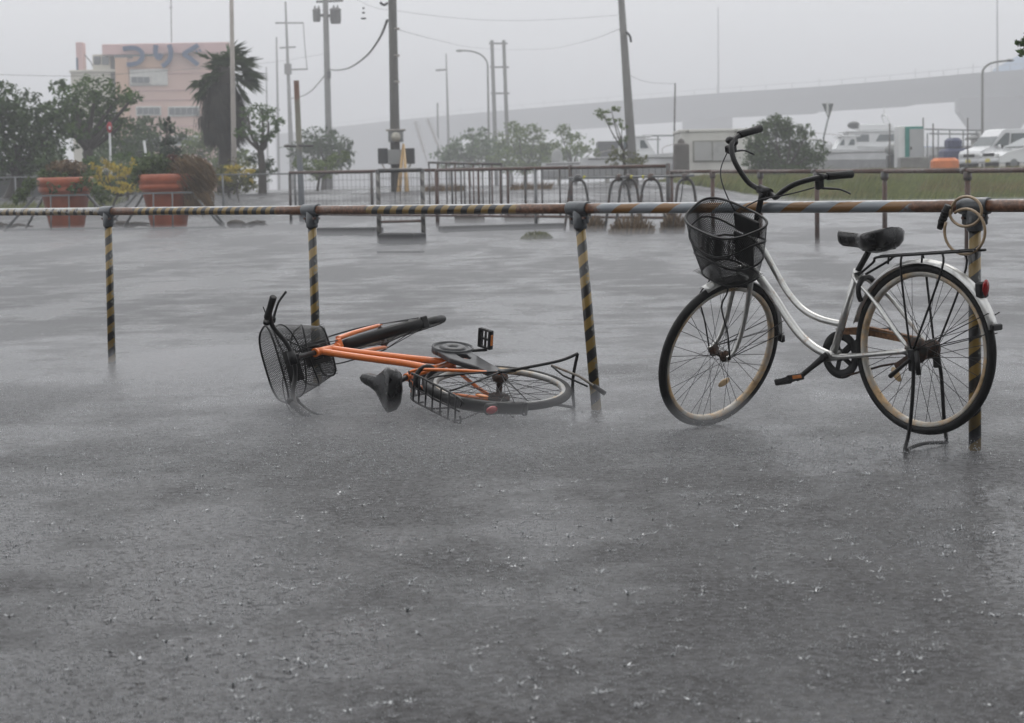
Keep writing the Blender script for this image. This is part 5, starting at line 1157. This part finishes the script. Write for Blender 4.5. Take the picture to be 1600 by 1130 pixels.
child(MB().tube([a0, a0.lerp(a1, .5), a1], 3.0, 4, smooth=False), 'arch_rib', M_BLUEST, ar); child(MB().tube([at(1565, 127, 570), at(1690, 118, 575)], 1.8, 4, smooth=False), 'tie_girder', M_BLUEST, ar)
for x, y0, y1 in ((1600, 84, 122), (1640, 64, 120)): child(MB().tube([at(x, y0, 575), at(x, y1, 572)], .3, 6), 'hanger', M_BLUEST, ar)
# slanting white banners
M_BANNER = mat('white banner', (.72, .73, .74), .6)
for k, (x0, y0, x1, y1, lab) in enumerate(((649, 190, 663, 238, 'left one of two slanting white banner poles right of the dark pole'), (668, 186, 684, 226, 'right one of two slanting white banner poles right of the dark pole'))):
    a, b = at(x0, y0, 210), at(x1, y1, 210); o = root_at('banner_pole', Vector((b.x, b.y, terr(b.x, b.y)))); tag(o, lab, 'banner', 'slanting white banners'); w = Vector((.33, 0, .07))
    child(MB().add([a - w, a + w, b + w * .8, b - w * .6, a - w + Vector((0, .04, 0)), a + w + Vector((0, .04, 0)), b + w * .8 + Vector((0, .04, 0)), b - w * .6 + Vector((0, .04, 0))], [(0, 1, 2, 3), (7, 6, 5, 4), (0, 4, 5, 1), (1, 5, 6, 2), (2, 6, 7, 3), (3, 7, 4, 0)]), 'banner', M_BANNER, o)
    d = (b - a).normalized(); child(MB().tube([b + d * ((o.location.z - b.z) / d.z), a], .05, 6), 'shaft', M_SPOLE, o)

# ================================================================ quay on top of the bank: cabin, kiosk, boats, cars
M_BEIGE = mat('beige cabin panel', (.60, .59, .55), .55, 0, .12, 1.2); M_BEIGED = mat('cabin trim', (.24, .23, .20), .5, 0, .15, 2); M_WINP = mat('pale shuttered window', (.40, .40, .39), .3, 0, .1, 1)
M_GEL = mat('white gelcoat', (.70, .71, .71), .25, 0, .08, 1, coat=.4); M_TEAL = mat('teal door frame', (.02, .22, .19), .45, 0, .15, 2); M_DOORG = mat('grey kiosk door', (.40, .41, .42), .4, 0, .08, 2)
M_NAVY = mat('navy tarpaulin', (.035, .045, .11), .55, 0, .25, 2, bump=.4, bscale=6); M_ORG = mat('orange tarpaulin', (.62, .16, .03), .5, 0, .15, 3); M_CARW = mat('white car paint', (.72, .73, .74), .18, 0, .04, 1, coat=.8); M_CARG = mat('car glass', (.05, .07, .075), .06, 0, .15, 1, coat=.6); M_BARREL = mat('dark rusty tank', (.07, .06, .05), .6, 0, .3, 2)
def qp(px, Y): p = on(px, Y); return p
# cabin
p0, p1 = on(1064, 84), on(1192, 84); cb = root_at('site_cabin', p0); tag(cb, 'flat-roofed beige site cabin with a wide shuttered window', 'cabin'); zt = at(1120, 206, 84).z; W = p1.x - p0.x; cx = (p0.x + p1.x) / 2; H = zt - p0.z
child(MB().bbox((cx, 85.6, p0.z + H / 2), (W, 3.2, H), .03), 'wall', M_BEIGE, cb); child(MB().bbox((cx, 85.6, zt + .06), (W + .1, 3.3, .12), .02), 'roof', M_BEIGE, cb)
wn = child(MB().bbox((at(1113, 236, 83.95).x, 83.97, at(1113, 236, 84).z), (60 * 84 / FPX, .08, 33 * 84 / FPX), .01), 'window', M_BEIGED, cb)
for x in (1098.5, 1127.5): c = at(x, 236.5, 83.92); MB().bbox((c.x, 83.92, c.z), (27 * 84 / FPX, .05, 29 * 84 / FPX), .008).build('shutter', M_WINP, wn, T=cb.matrix_world.inverted())
for k in range(1, 6): child(MB().bbox((p0.x + W * k / 6, 83.985, p0.z + H * .5), (.03, .03, H * .96), .005), 'panel_joint', M_BEIGED, cb) if k not in (1, 2, 3) else None
for x in (1075, 1150): child(MB().tube([at(x, 203, 83.9), at(x, 207, 83.9)], .05, 6), 'roof_bracket', M_BEIGED, cb)
b = on(1065, 82); t = at(1065, 226, 82); R = 12.5 * 82 / FPX; o = root_at('water_tank', b); tag(o, 'dark upright tank with a domed top beside the cabin', 'tank'); child(MB().lathe([(R, 0), (R, (t.z - b.z) * .95), (R * .98, t.z - b.z), (R * .5, t.z - b.z + .06), (0, t.z - b.z + .08)], b, 20), 'shell', M_BARREL, o); child(MB().lathe([(R * .45, 0), (R * .42, .12), (0, .22)], Vector((b.x, b.y, t.z + .05)), 14), 'cap', M_BARREL, o)
# kiosk on a concrete base
k0 = on(1424, 83); kk = root_at('toilet_kiosk', k0); tag(kk, 'narrow white portable kiosk with a grey door in a teal frame', 'kiosk')
def qbox(root, x0, y0, x1, y1, Y, dep, mt, name, dy=0, parent=None):
    a, c = at(x0, y0, Y), at(x1, y1, Y); q = MB().bbox(((a.x + c.x) / 2, Y + dy + dep / 2, (a.z + c.z) / 2), (abs(c.x - a.x), dep, abs(a.z - c.z)), min(.03, dep * .2)); return q.build(name, mt, parent or root, T=root.matrix_world.inverted())
qbox(kk, 1404, 197, 1442, 262, 83, 1.0, M_GEL, 'shell'); fr_ = qbox(kk, 1414, 198, 1442, 250, 83, .08, M_TEAL, 'door_frame', -.07); dr_ = qbox(kk, 1420.5, 202, 1442, 249, 83, .06, M_DOORG, 'door', -.12); qbox(kk, 1421.5, 229, 1424, 234, 83, .06, M_DPIPE, 'handle', -.17, dr_)
solo(MB().bbox((at(1427, 255, 82).x, 82.0, at(1427, 255, 82).z), (44 * 82 / FPX, .8, 19 * 82 / FPX), .03), 'concrete_block', M_CONC, 'grey concrete block standing in front of the kiosk', 'concrete block')
# warning sign: triangular, on a bent post
o = root_at('yield_sign', on(1288, 80)); tag(o, 'grey inverted triangular sign on a bent post above the boats', 'road sign')
tri = [at(1284.5, 162, 80), at(1302.5, 162, 80), at(1295, 187, 80)]; child(MB().add(tri + [q + Vector((0, .05, 0)) for q in tri], [(0, 1, 2), (5, 4, 3), (0, 3, 4, 1), (1, 4, 5, 2), (2, 5, 3, 0)]), 'sign_plate', M_GPIPE, o); child(MB().bbox(at(1293, 170, 79.9), (.10, .03, .55), .01), 'sign_mark', M_WPAINT, o)
child(MB().tube([on(1286, 80), at(1287, 215, 80), at(1294, 185, 80)], .035, 6), 'post', M_GPIPE, o)
# thin mooring posts
for px, y0, mtl, lab in ((1390, 193, M_DPIPE, 'thin steel mooring post left of the kiosk'), (1442.5, 184, M_DPIPE, 'thin steel mooring post touching the kiosk door'), (1458, 193, M_DPIPE, 'thin steel mooring post between kiosk and navy cover'), (1512, 184, M_DPIPE, 'thin steel mooring post right of the navy cover'), (1449, 208, M_GPIPE, 'short thin post right behind the kiosk')):
    pole('mooring_post', 86, (px, y0), (px, 250), 2.2, 2.6, mtl, lab, 'post', group='thin posts on the quay', n=6)
# boats
def hull(root, c, L, B, H, mt, name='hull', flip=1, sheer=.35):
    m = MB(); n = 12; rings = []
    for i in range(n + 1):
        t = i / n; w = B / 2 * (1 - max(0, (t - .45) / .55) ** 2.2) * (.86 + .14 * min(1, t * 4)); zt_ = H * (1 + sheer * t ** 2); k = H * .25 + H * .45 * max(0, (t - .7) / .3) ** 2
        x = (t - .5) * L * flip; w = max(w, .02); rings.append([(x, -w, zt_), (x, -w * .9, H * .55 + .1 * t), (x, -w * .35, k * .4), (x, 0, k * .15), (x, w * .35, k * .4), (x, w * .9, H * .55 + .1 * t), (x, w, zt_)])
    vs = [Vector(q) + c for r_ in rings for q in r_]; fs = []
    for i in range(n):
        for k in range(6): fs.append((i * 7 + k, i * 7 + k + 1, i * 7 + 8 + k, i * 7 + 7 + k))
        fs.append((i * 7, i * 7 + 7, i * 7 + 13, i * 7 + 6))
    fs.append(tuple(range(7))); m.add(vs, fs); return child(m, name, mt, root)
def boat(px, Y, L, B, H, label, flip=1, cabin=None, fly=False, cover=None, canopy=False, lift=.3):
    p = on(px, Y); o = root_at('motor_boat', p); tag(o, label, 'boat', 'boats laid up on the quay'); c = up(p, lift); hull(o, c, L, B, H, M_GEL, flip=flip)
    for s in (-.3, .25): child(MB().bbox(up(p, lift / 2) + Vector((s * L, 0, 0)), (.2, B * .7, lift + .3), .02), 'trestle', M_BEIGED, o)
    child(MB().bbox(c + Vector((0, 0, H * .93)), (L * .9, B * 1.0, .07), .02), 'rub_rail', M_DPIPE, o)
    if cabin:
        x0, x1, ch = cabin; w = B * .72; x0 *= flip; x1 *= flip
        z = H * 1.02; rk = .28 * ch * flip; A_ = [(x0, z), (x1, z), (x1 - rk * 2.2, z + ch), (x0 + rk * .4, z + ch)]
        child(MB().prism([(a, b_) for a, b_ in A_], w, Matrix(((1, 0, 0), (0, 0, -1), (0, 1, 0))), c + Vector((0, w / 2, 0))), 'wheelhouse', M_GEL, o)
        for s in (-1, 1):
            xm = [(x0 + (x1 - x0) * t) for t in (.12, .5, .56, .86)]
            for a, b_ in ((xm[0], xm[1]), (xm[2], xm[3])): child(MB().prism([(a, z + ch * .42), (b_ - rk * .6, z + ch * .42), (b_ - rk * 1.4, z + ch * .84), (a, z + ch * .84)], .03, Matrix(((1, 0, 0), (0, 0, -1), (0, 1, 0))), c + Vector((0, s * (w / 2 + .02) + .015, 0))), 'window', M_CARG, o)
        child(MB().bbox(c + Vector(((x0 + x1) / 2 - rk * .9, 0, z + ch + .05)), (abs(x1 - x0) * .98, w * 1.1, .1), .03), 'cabin_roof', M_GEL, o)
        if fly:
            zc = z + ch + .1; child(MB().bbox(c + Vector(((x0 + x1) / 2 - rk, 0, zc + .25)), (abs(x1 - x0) * .5, w * .8, .5), .08), 'flybridge', M_GEL, o)
            child(MB().tube(catmull([c + Vector((x0 * .6, -w * .4, zc)), c + Vector((x0 * .4, -w * .3, zc + 1.1)), c + Vector((x0 * .4, w * .3, zc + 1.1)), c + Vector((x0 * .6, w * .4, zc))], 4), .07, 6), 'radar_arch', M_GEL, o); child(MB().tube([c + Vector((x0 * .4, 0, zc + 1.1)), c + Vector((x0 * .4, 0, zc + 1.8))], .04, 6), 'antenna', M_GEL, o)
            child(MB().ellipsoid(c + Vector((x1 * .5, 0, zc + .45)), (.5, .4, .3), 10, 6), 'dark_cover', M_DARKBOX, o)
    if cover: child(MB().ellipsoid(c + Vector((-.32 * L * flip, 0, H + .3)), (.38, .35, .62), 10, 6), 'engine_cover', cover, o)
    child(MB().tube(catmull([c + Vector((.12 * L * flip, -B * .42, H * 1.05)), c + Vector((.14 * L * flip, -B * .42, H * 1.5)), c + Vector((.44 * L * flip, -.1, H * 1.75)), c + Vector((.47 * L * flip, 0, H * 1.4))], 4), .022, 5), 'pulpit_rail', M_SPOLE, o)
    return o, c
boat(1362, 150, 12.5, 3.8, 1.8, 'large white cabin cruiser with a flybridge left of the kiosk', -1, (-2.4, 2.7, 1.25), fly=True, lift=.2)
boat(1318, 135, 8.8, 2.6, 1.35, 'low white open boat left of the cabin cruiser', -1, (-.8, .8, .95), lift=.3)
boat(1010, 120, 8, 2.5, 1.2, 'white boat with raised bow left of the dark tank', 1, (-1.7, .6, 1.15), lift=.2)
boat(915, 125, 5.6, 2.1, 1.1, 'small white boat with a grey engine cover behind the yellow green tree', 1, None, cover=M_GREYBOX, lift=.3)
boat(1545, 125, 8, 2.4, 1.2, 'hazy white boat behind the mooring posts', 1, (-1, .8, .8), lift=.5)
# framework racks, far sheds
def shed(px0, px1, Y, y_eave, y_ridge, label, mt, roofm):
    a, c = on(px0, Y), on(px1, Y); o = root_at('shed', a); tag(o, label, 'shed'); ze = at((px0 + px1) / 2, y_eave, Y).z; zr = at((px0 + px1) / 2, y_ridge, Y).z; W_ = c.x - a.x
    child(MB().bbox(((a.x + c.x) / 2, Y + 2, (a.z + ze) / 2), (W_, 4, ze - a.z), .03), 'wall', mt, o)
    child(MB().prism([(-W_ / 2 - .3, 0), (W_ / 2 + .3, 0), (W_ / 2 + .3, .1), (0, zr - ze), (-W_ / 2 - .3, .1)], 4.6, Matrix(((1, 0, 0), (0, 0, 1), (0, 1, 0))), Vector(((a.x + c.x) / 2, Y - .3, ze))), 'roof', roofm, o)
M_ROOFG = mat('grey roof sheet', (.12, .125, .12), .5, 0, .15, 2)
shed(1541, 1572, 118, 216, 203, 'small gabled shed behind the white van', M_BEIGE, M_ROOFG); shed(1572, 1640, 112, 212, 206, 'long flat shed behind the white van at the right edge', M_BEIGE, M_ROOFG)
o = root_at('boat_rack', on(945, 150)); tag(o, 'dark grey covered framework behind the thin bent tree', 'boat rack'); qbox(o, 934, 221, 972, 268, 150, 3, M_DARKBOX, 'cover')
for x in (1003, 1017, 1031): child(MB().tube([on(x, 110), at(x, 212, 110)], .05, 6), 'rack_post', M_GPIPE, o) if False else None
fr2 = root_at('gantry_frame', on(1030, 135)); tag(fr2, 'thin grey pipe gantry above the white boat', 'gantry')
for x in (1006, 1028): child(MB().tube([on(x, 135), at(x, 211, 135)], .06, 6), 'leg', M_GPIPE, fr2)
child(MB().tube([at(1003, 212, 135), at(1053, 212, 135)], .06, 6), 'beam', M_GPIPE, fr2); child(MB().tube([at(1003, 218, 135), at(1032, 218, 135)], .04, 6), 'beam', M_GPIPE, fr2)
fr3 = root_at('gantry_frame', on(1480, 120)); tag(fr3, 'thin pipe canopy frame behind the navy cover', 'gantry')
for x in (1466, 1484, 1505, 1526): child(MB().tube([on(x, 120), at(x, 203, 120)], .045, 6), 'leg', M_GPIPE, fr3)
child(MB().tube([at(1445, 202, 120), at(1535, 204, 120)], .05, 6), 'beam', M_GPIPE, fr3); child(MB().tube([at(1452, 209, 120), at(1530, 210, 120)], .05, 6), 'beam', M_GPIPE, fr3)
bl = root_at('blue_fence', on(1450, 126)); tag(bl, 'hazy blue panel fence behind the mooring posts', 'fence')
for i in range(5): qbox(bl, 1440 + i * 20, 229, 1459 + i * 20, 258, 126, .1, mat('blue panel', (.10, .20, .42), .5) if i == 0 else bpy.data.materials['blue panel'], 'panel')
# navy covered machine with tyre
nv = root_at('covered_outboard', on(1494, 88)); tag(nv, 'small vehicle under a navy tarpaulin right of the kiosk', 'covered vehicle'); k = 88 / FPX
c = on(1494, 88); zt1 = at(1494, 232, 88).z; zt2 = at(1494, 217, 88).z
child(MB().bbox((c.x, 88.6, (c.z + .35 + zt1) / 2), (38 * k, 1.3, zt1 - c.z - .35), .12), 'lower_cover', M_NAVY, nv); child(MB().bbox((c.x - .0, 88.6, (zt1 + zt2) / 2), (22 * k, 1.0, zt2 - zt1 + .1), .12), 'upper_cover', M_NAVY, nv)
for x in (-14, 16): child(MB().lathe([(.0, -.1), (.26, -.1), (.31, -.06), (.31, .06), (.26, .1), (0, .1)], Vector((c.x + x * k, 88.05, c.z + .3)), 18, 'y'), 'wheel', M_TYRE, nv)
child(MB().lathe([(.0, -.12), (.34, -.12), (.42, -.06), (.42, .06), (.34, .12), (0, .12)], at(1516, 243, 88.3), 18, 'y'), 'spare_tyre', M_TYRE, nv)
c = on(1476, 79); o = solo(MB().bbox(up(c, .30), (40 * 79 / FPX, .8, .52), .12), 'orange_crate', M_ORG, 'bright orange box on the quay left of the parked cars', 'crate')
c = on(1400, 87); o = root_at('engine_pile', c); tag(o, 'dark grey outboard engine on a stand left of the kiosk', 'outboard engine'); child(MB().bbox(up(c, .45), (.8, .6, .9), .12), 'stand', M_DARKBOX, o); child(MB().ellipsoid(up(c, 1.05), (.5, .35, .32), 10, 6), 'cowling', M_GREYBOX, o)
# cars
def car(px, Y, rot, L, W_, H, label, van):
    p = on(px, Y); o = empty('parked_car'); M = Matrix.Translation(p) @ Matrix.Rotation(rot, 4, 'Z'); o.matrix_world = M; tag(o, label, 'van' if van else 'car', 'white vehicles parked on the quay')
    h2 = L / 2
    if van: side = [(-h2, .35), (-h2, .95), (-h2 + .05, 1.0), (-h2 + .15, H - .08), (-h2 + .3, H), (h2 - 1.55, H), (h2 - 1.35, H - .05), (h2 - .62, 1.08), (h2 - .08, .90), (h2, .78), (h2, .35)]
    else: side = [(-h2, .40), (-h2 + .02, .82), (-h2 + .25, .98), (-h2 + .95, H - .08), (-h2 + 1.5, H), (h2 - 2.3, H - .02), (h2 - 1.25, .98), (h2 - .35, .80), (h2 - .02, .62), (h2, .36)]
    m = MB(); n = len(side); rings = []
    for y, ins, topin in ((-W_ / 2, .06, .16), (-W_ / 2 + .08, 0, .09), (W_ / 2 - .08, 0, .09), (W_ / 2, .06, .16)):
        rings.append([(x * (1 - ins * .12), y * (1 - (topin * 1.1 if z > 1.02 else 0)), z) for x, z in side])
    vs = [q for r_ in rings for q in r_]; fs = [tuple(range(n)), tuple(3 * n + i for i in range(n - 1, -1, -1))]
    for k in range(3):
        for i in range(n): j = (i + 1) % n; fs.append((k * n + i, k * n + j, (k + 1) * n + j, (k + 1) * n + i))
    m.add(vs, fs); b = m.build('body', M_CARW, o); md = b.modifiers.new('round', 'BEVEL'); md.width = .05; md.segments = 2; md.limit_method = 'ANGLE'; md.angle_limit = R_(25)
    yy = W_ / 2 * (1 - .10)
    ws = ((h2 - 1.40, H - .10, h2 - .72, 1.10) if van else (h2 - 2.25, H - .06, h2 - 1.30, 1.0))
    a, c2 = Vector((ws[0] + .05, 0, ws[1])), Vector((ws[2] + .05, 0, ws[3])); s = (c2 - a); nrm = Vector((-s.z, 0, s.x)).normalized(); nrm = nrm if nrm.x > 0 else -nrm; off = nrm * .03
    vsw = [a + off + Vector((0, -yy * .86, 0)), a + off + Vector((0, yy * .86, 0)), c2 + off + Vector((0, yy * .98, 0)), c2 + off + Vector((0, -yy * .98, 0))]
    MB().add(vsw + [q - off * .8 for q in vsw], [(0, 1, 2, 3), (7, 6, 5, 4), (0, 4, 5, 1), (1, 5, 6, 2), (2, 6, 7, 3), (3, 7, 4, 0)]).build('windscreen', M_CARG, o)
    if van: wins = [[(h2 - 1.5, H - .18), (h2 - .85, 1.12), (h2 - 1.62, 1.12), (h2 - 1.70, H - .18)], [(-h2 + .3, H - .2), (-h2 + .28, 1.12), (h2 - 1.75, 1.12), (h2 - 1.82, H - .2)]]
    else: wins = [[(h2 - 2.35, H - .1), (h2 - 1.5, .99), (h2 - 2.5, .99), (h2 - 2.55, H - .1)], [(-h2 + 1.35, H - .1), (-h2 + .85, .99), (h2 - 2.58, .99), (h2 - 2.62, H - .1)]]
    for s in (-1, 1):
        for w in wins:
            q = [Vector((x, s * (W_ / 2 * (1 - .07 - .10 * max(0, z - 1.02) / (H - 1.02)) + .012), z)) for x, z in w]; MB().add(q + [v - Vector((0, s * .03, 0)) for v in q], [(0, 1, 2, 3), (7, 6, 5, 4), (0, 4, 5, 1), (1, 5, 6, 2), (2, 6, 7, 3), (3, 7, 4, 0)]).build('side_window', M_CARG, o)
        for x in (-h2 + .62, h2 - .68):
            w_ = MB().lathe([(.0, -.1), (.2, -.1), (.29, -.08), (.31, -.04), (.31, .04), (.29, .08), (.2, .1), (0, .1)], (x, s * (W_ / 2 - .1), .31), 20, 'y').build('wheel', M_TYRE, o); MB().lathe([(0, s * .105), (.15, s * .105), (.19, s * .10)], (x, s * (W_ / 2 - .1), .31), 14, 'y').build('hub_cap', M_GPIPE, w_)
        MB().bbox((h2 - .02, s * W_ * .36, .72 if van else .66), (.10, .26, .16), .03).build('headlight', mat('lamp glass', (.65, .66, .66), .1, coat=.6) if 'lamp glass' not in bpy.data.materials else bpy.data.materials['lamp glass'], o)
        MB().bbox((h2 - 1.15, s * (W_ / 2 + .06), 1.06), (.10, .14, .16), .03).build('mirror', M_PLAST if van else M_CARW, o)
    MB().bbox((h2 + .005, 0, .70), (.06, W_ * .5, .14), .02).build('grille', M_PLAST, o); MB().bbox((h2 + .02, 0, .45), (.06, W_ * .86, .14), .03).build('bumper', M_CARW, o)
    MB().bbox((h2 + .055, 0, .46), (.02, .33, .14), .004).build('number_plate', mat('plate', (.7, .6, .1), .4) if 'plate' not in bpy.data.materials else bpy.data.materials['plate'], o)
    return o
car(1564, 87, R_(205), 3.5, 1.5, 1.85, 'white boxy van parked on the quay facing left', True)
car(1612, 84, R_(200), 4.3, 1.7, 1.45, 'white low car parked in front of the van at the right edge', False)

# ================================================================ unseen hall added behind the camera: its wall and canopy shade the near asphalt
M_HALL = mat('dark shade hall', (.09, .09, .088), .7, 0, .2, .8, bump=.3, bscale=8)
hl = root_at('shade_hall', Vector((0, -4, 0))); tag(hl, 'unseen dark hall with a canopy, added behind the camera for shade', 'building')
child(MB().bbox((0, -7, 4.6), (46, 6, 9.4), .05), 'wall', M_HALL, hl); child(MB().bbox((0, -1.6, 3.25), (46, 5.4, .25), .03), 'canopy', M_HALL, hl)
for x in (-9, -3.6, 3.6, 9): child(MB().tube([(x, .8, -.1), (x, .8, 3.14)], .09, 10), 'column', M_HALL, hl)

# ================================================================ rain: splash crowns on the asphalt
def water_mat():
    t = NT('splash water'); t.set(col=(.66, .68, .70), rough=.5, ior=1.33, trans=.35, spec=.15); return t.m
M_SPL = water_mat()
def splashes(name, spots, label, detail):
    m = MB(); rnd = random.Random(11)
    V, F = m.v, m.f
    for (x, y, s) in spots:
        z = terr(x, y); wx, wy = .35 * s, .12 * s                     # the wind throws every crown to one side
        k = (rnd.randint(2, 5) if rnd.random() < .55 else 0) if detail else 2; a0 = rnd.random() * 6.28; r0 = s * rnd.uniform(.10, .20)
        for i in range(k):
            a = a0 + 6.283 * i / k + rnd.uniform(-.35, .35); h = s * rnd.uniform(.03, .17) * (2.0 if rnd.random() < .10 else 1); out = s * rnd.uniform(.05, .55); w = s * rnd.uniform(.025, .10)
            bx, by = x + r0 * math.cos(a), y + r0 * math.sin(a); tx, ty = bx + out * math.cos(a) + wx * h / s, by + out * math.sin(a) + wy * h / s
            px, py = -math.sin(a) * w, math.cos(a) * w
            o = len(V); V += [(bx + px, by + py, z), (bx - px, by - py, z), (bx + math.cos(a) * w, by + math.sin(a) * w, z + .001), ((bx + tx) / 2 + px * .6, (by + ty) / 2 + py * .6, z + h * .62), ((bx + tx) / 2 - px * .6, (by + ty) / 2 - py * .6, z + h * .62), (tx, ty, z + h)]
            F += [(o, o + 1, o + 4, o + 3), (o + 1, o + 2, o + 4), (o + 2, o, o + 3), (o + 2, o + 3, o + 4), (o + 3, o + 4, o + 5)]
        for i in range(rnd.randint(6, 18) if detail else 1):
            a = rnd.random() * 6.283; rr = s * rnd.uniform(.05, .75); h = s * .55 * rnd.random() ** 2; q = s * rnd.uniform(.012, .05); cx, cy_, cz = x + rr * math.cos(a), y + rr * math.sin(a), z + h
            o = len(V); V += [(cx + q, cy_, cz), (cx, cy_ + q, cz), (cx - q, cy_, cz), (cx, cy_ - q, cz), (cx, cy_, cz + q), (cx, cy_, cz - q)]
            F += [(o, o + 1, o + 4), (o + 1, o + 2, o + 4), (o + 2, o + 3, o + 4), (o + 3, o, o + 4), (o + 1, o, o + 5), (o + 2, o + 1, o + 5), (o + 3, o + 2, o + 5), (o, o + 3, o + 5)]
    m.sm = [False] * len(F); m.mi = [0] * len(F)
    o = m.build(name, M_SPL, wind=False); tag(o, label, 'splash', kind='stuff'); return o
def spots(n, y0, y1, s0, s1, seed, clump=.5):
    r = random.Random(seed); out = []; cl = []
    while len(out) < n:
        y = y0 + (y1 - y0) * r.random(); half = y * .275; x = r.uniform(-half, half)
        if cl and r.random() < clump: c = r.choice(cl[-80:]); x, y = c[0] + r.gauss(0, .10), c[1] + r.gauss(0, .12)
        else: cl.append((x, y))
        if y0 < y < y1: out.append((x, y, s0 + (s1 - s0) * r.random() ** 2.2))
    return out
splashes('rain_splash', spots(5600, 3.6, 9.5, .006, .044, 1, .62) + spots(5200, 7.2, 11, .006, .026, 2, .6), 'white crowns of splashing rain scattered over the near asphalt', True)
splashes('rain_splash', spots(3000, 10, 26, .012, .034, 3), 'faint white specks of splashing rain on the asphalt behind the rail', False)

# ---------------------------------------------------------------- droplets bouncing just above the ground
def droplets(n, y0, y1, s0, s1, zmax, seed):
    r = random.Random(seed); m = MB(); V, F = m.v, m.f; cl = [(r.uniform(-.27, .27), r.random()) for _ in range(260)]
    for _ in range(n):
        if r.random() < .6: c = r.choice(cl); u, t = c[0] + r.gauss(0, .02), c[1] + r.gauss(0, .03)
        else: u, t = r.uniform(-.28, .28), r.random()
        y = y0 + (y1 - y0) * t; x = u * y; z = terr(x, y) + zmax * r.random() ** 2.5; q = s0 + (s1 - s0) * r.random() ** 2; o = len(V)
        V += [(x + q, y, z), (x - q * .5, y + q * .87, z), (x - q * .5, y - q * .87, z), (x, y, z + q * 1.2), (x, y, z - q)]
        F += [(o, o + 1, o + 3), (o + 1, o + 2, o + 3), (o + 2, o, o + 3), (o + 1, o, o + 4), (o + 2, o + 1, o + 4), (o, o + 2, o + 4)]
    m.sm = [True] * len(F); m.mi = [0] * len(F); return m
o = droplets(26000, 3.6, 8.0, .0007, .0026, .03, 5).build('splash_droplet', M_SPL, wind=False); tag(o, 'tiny bright droplets bouncing over the nearest asphalt', 'droplets', kind='stuff')
o = droplets(34000, 7.0, 10.8, .0009, .0030, .06, 6).build('splash_droplet', M_SPL, wind=False); tag(o, 'tiny bright droplets bouncing around the bicycle wheels', 'droplets', kind='stuff')
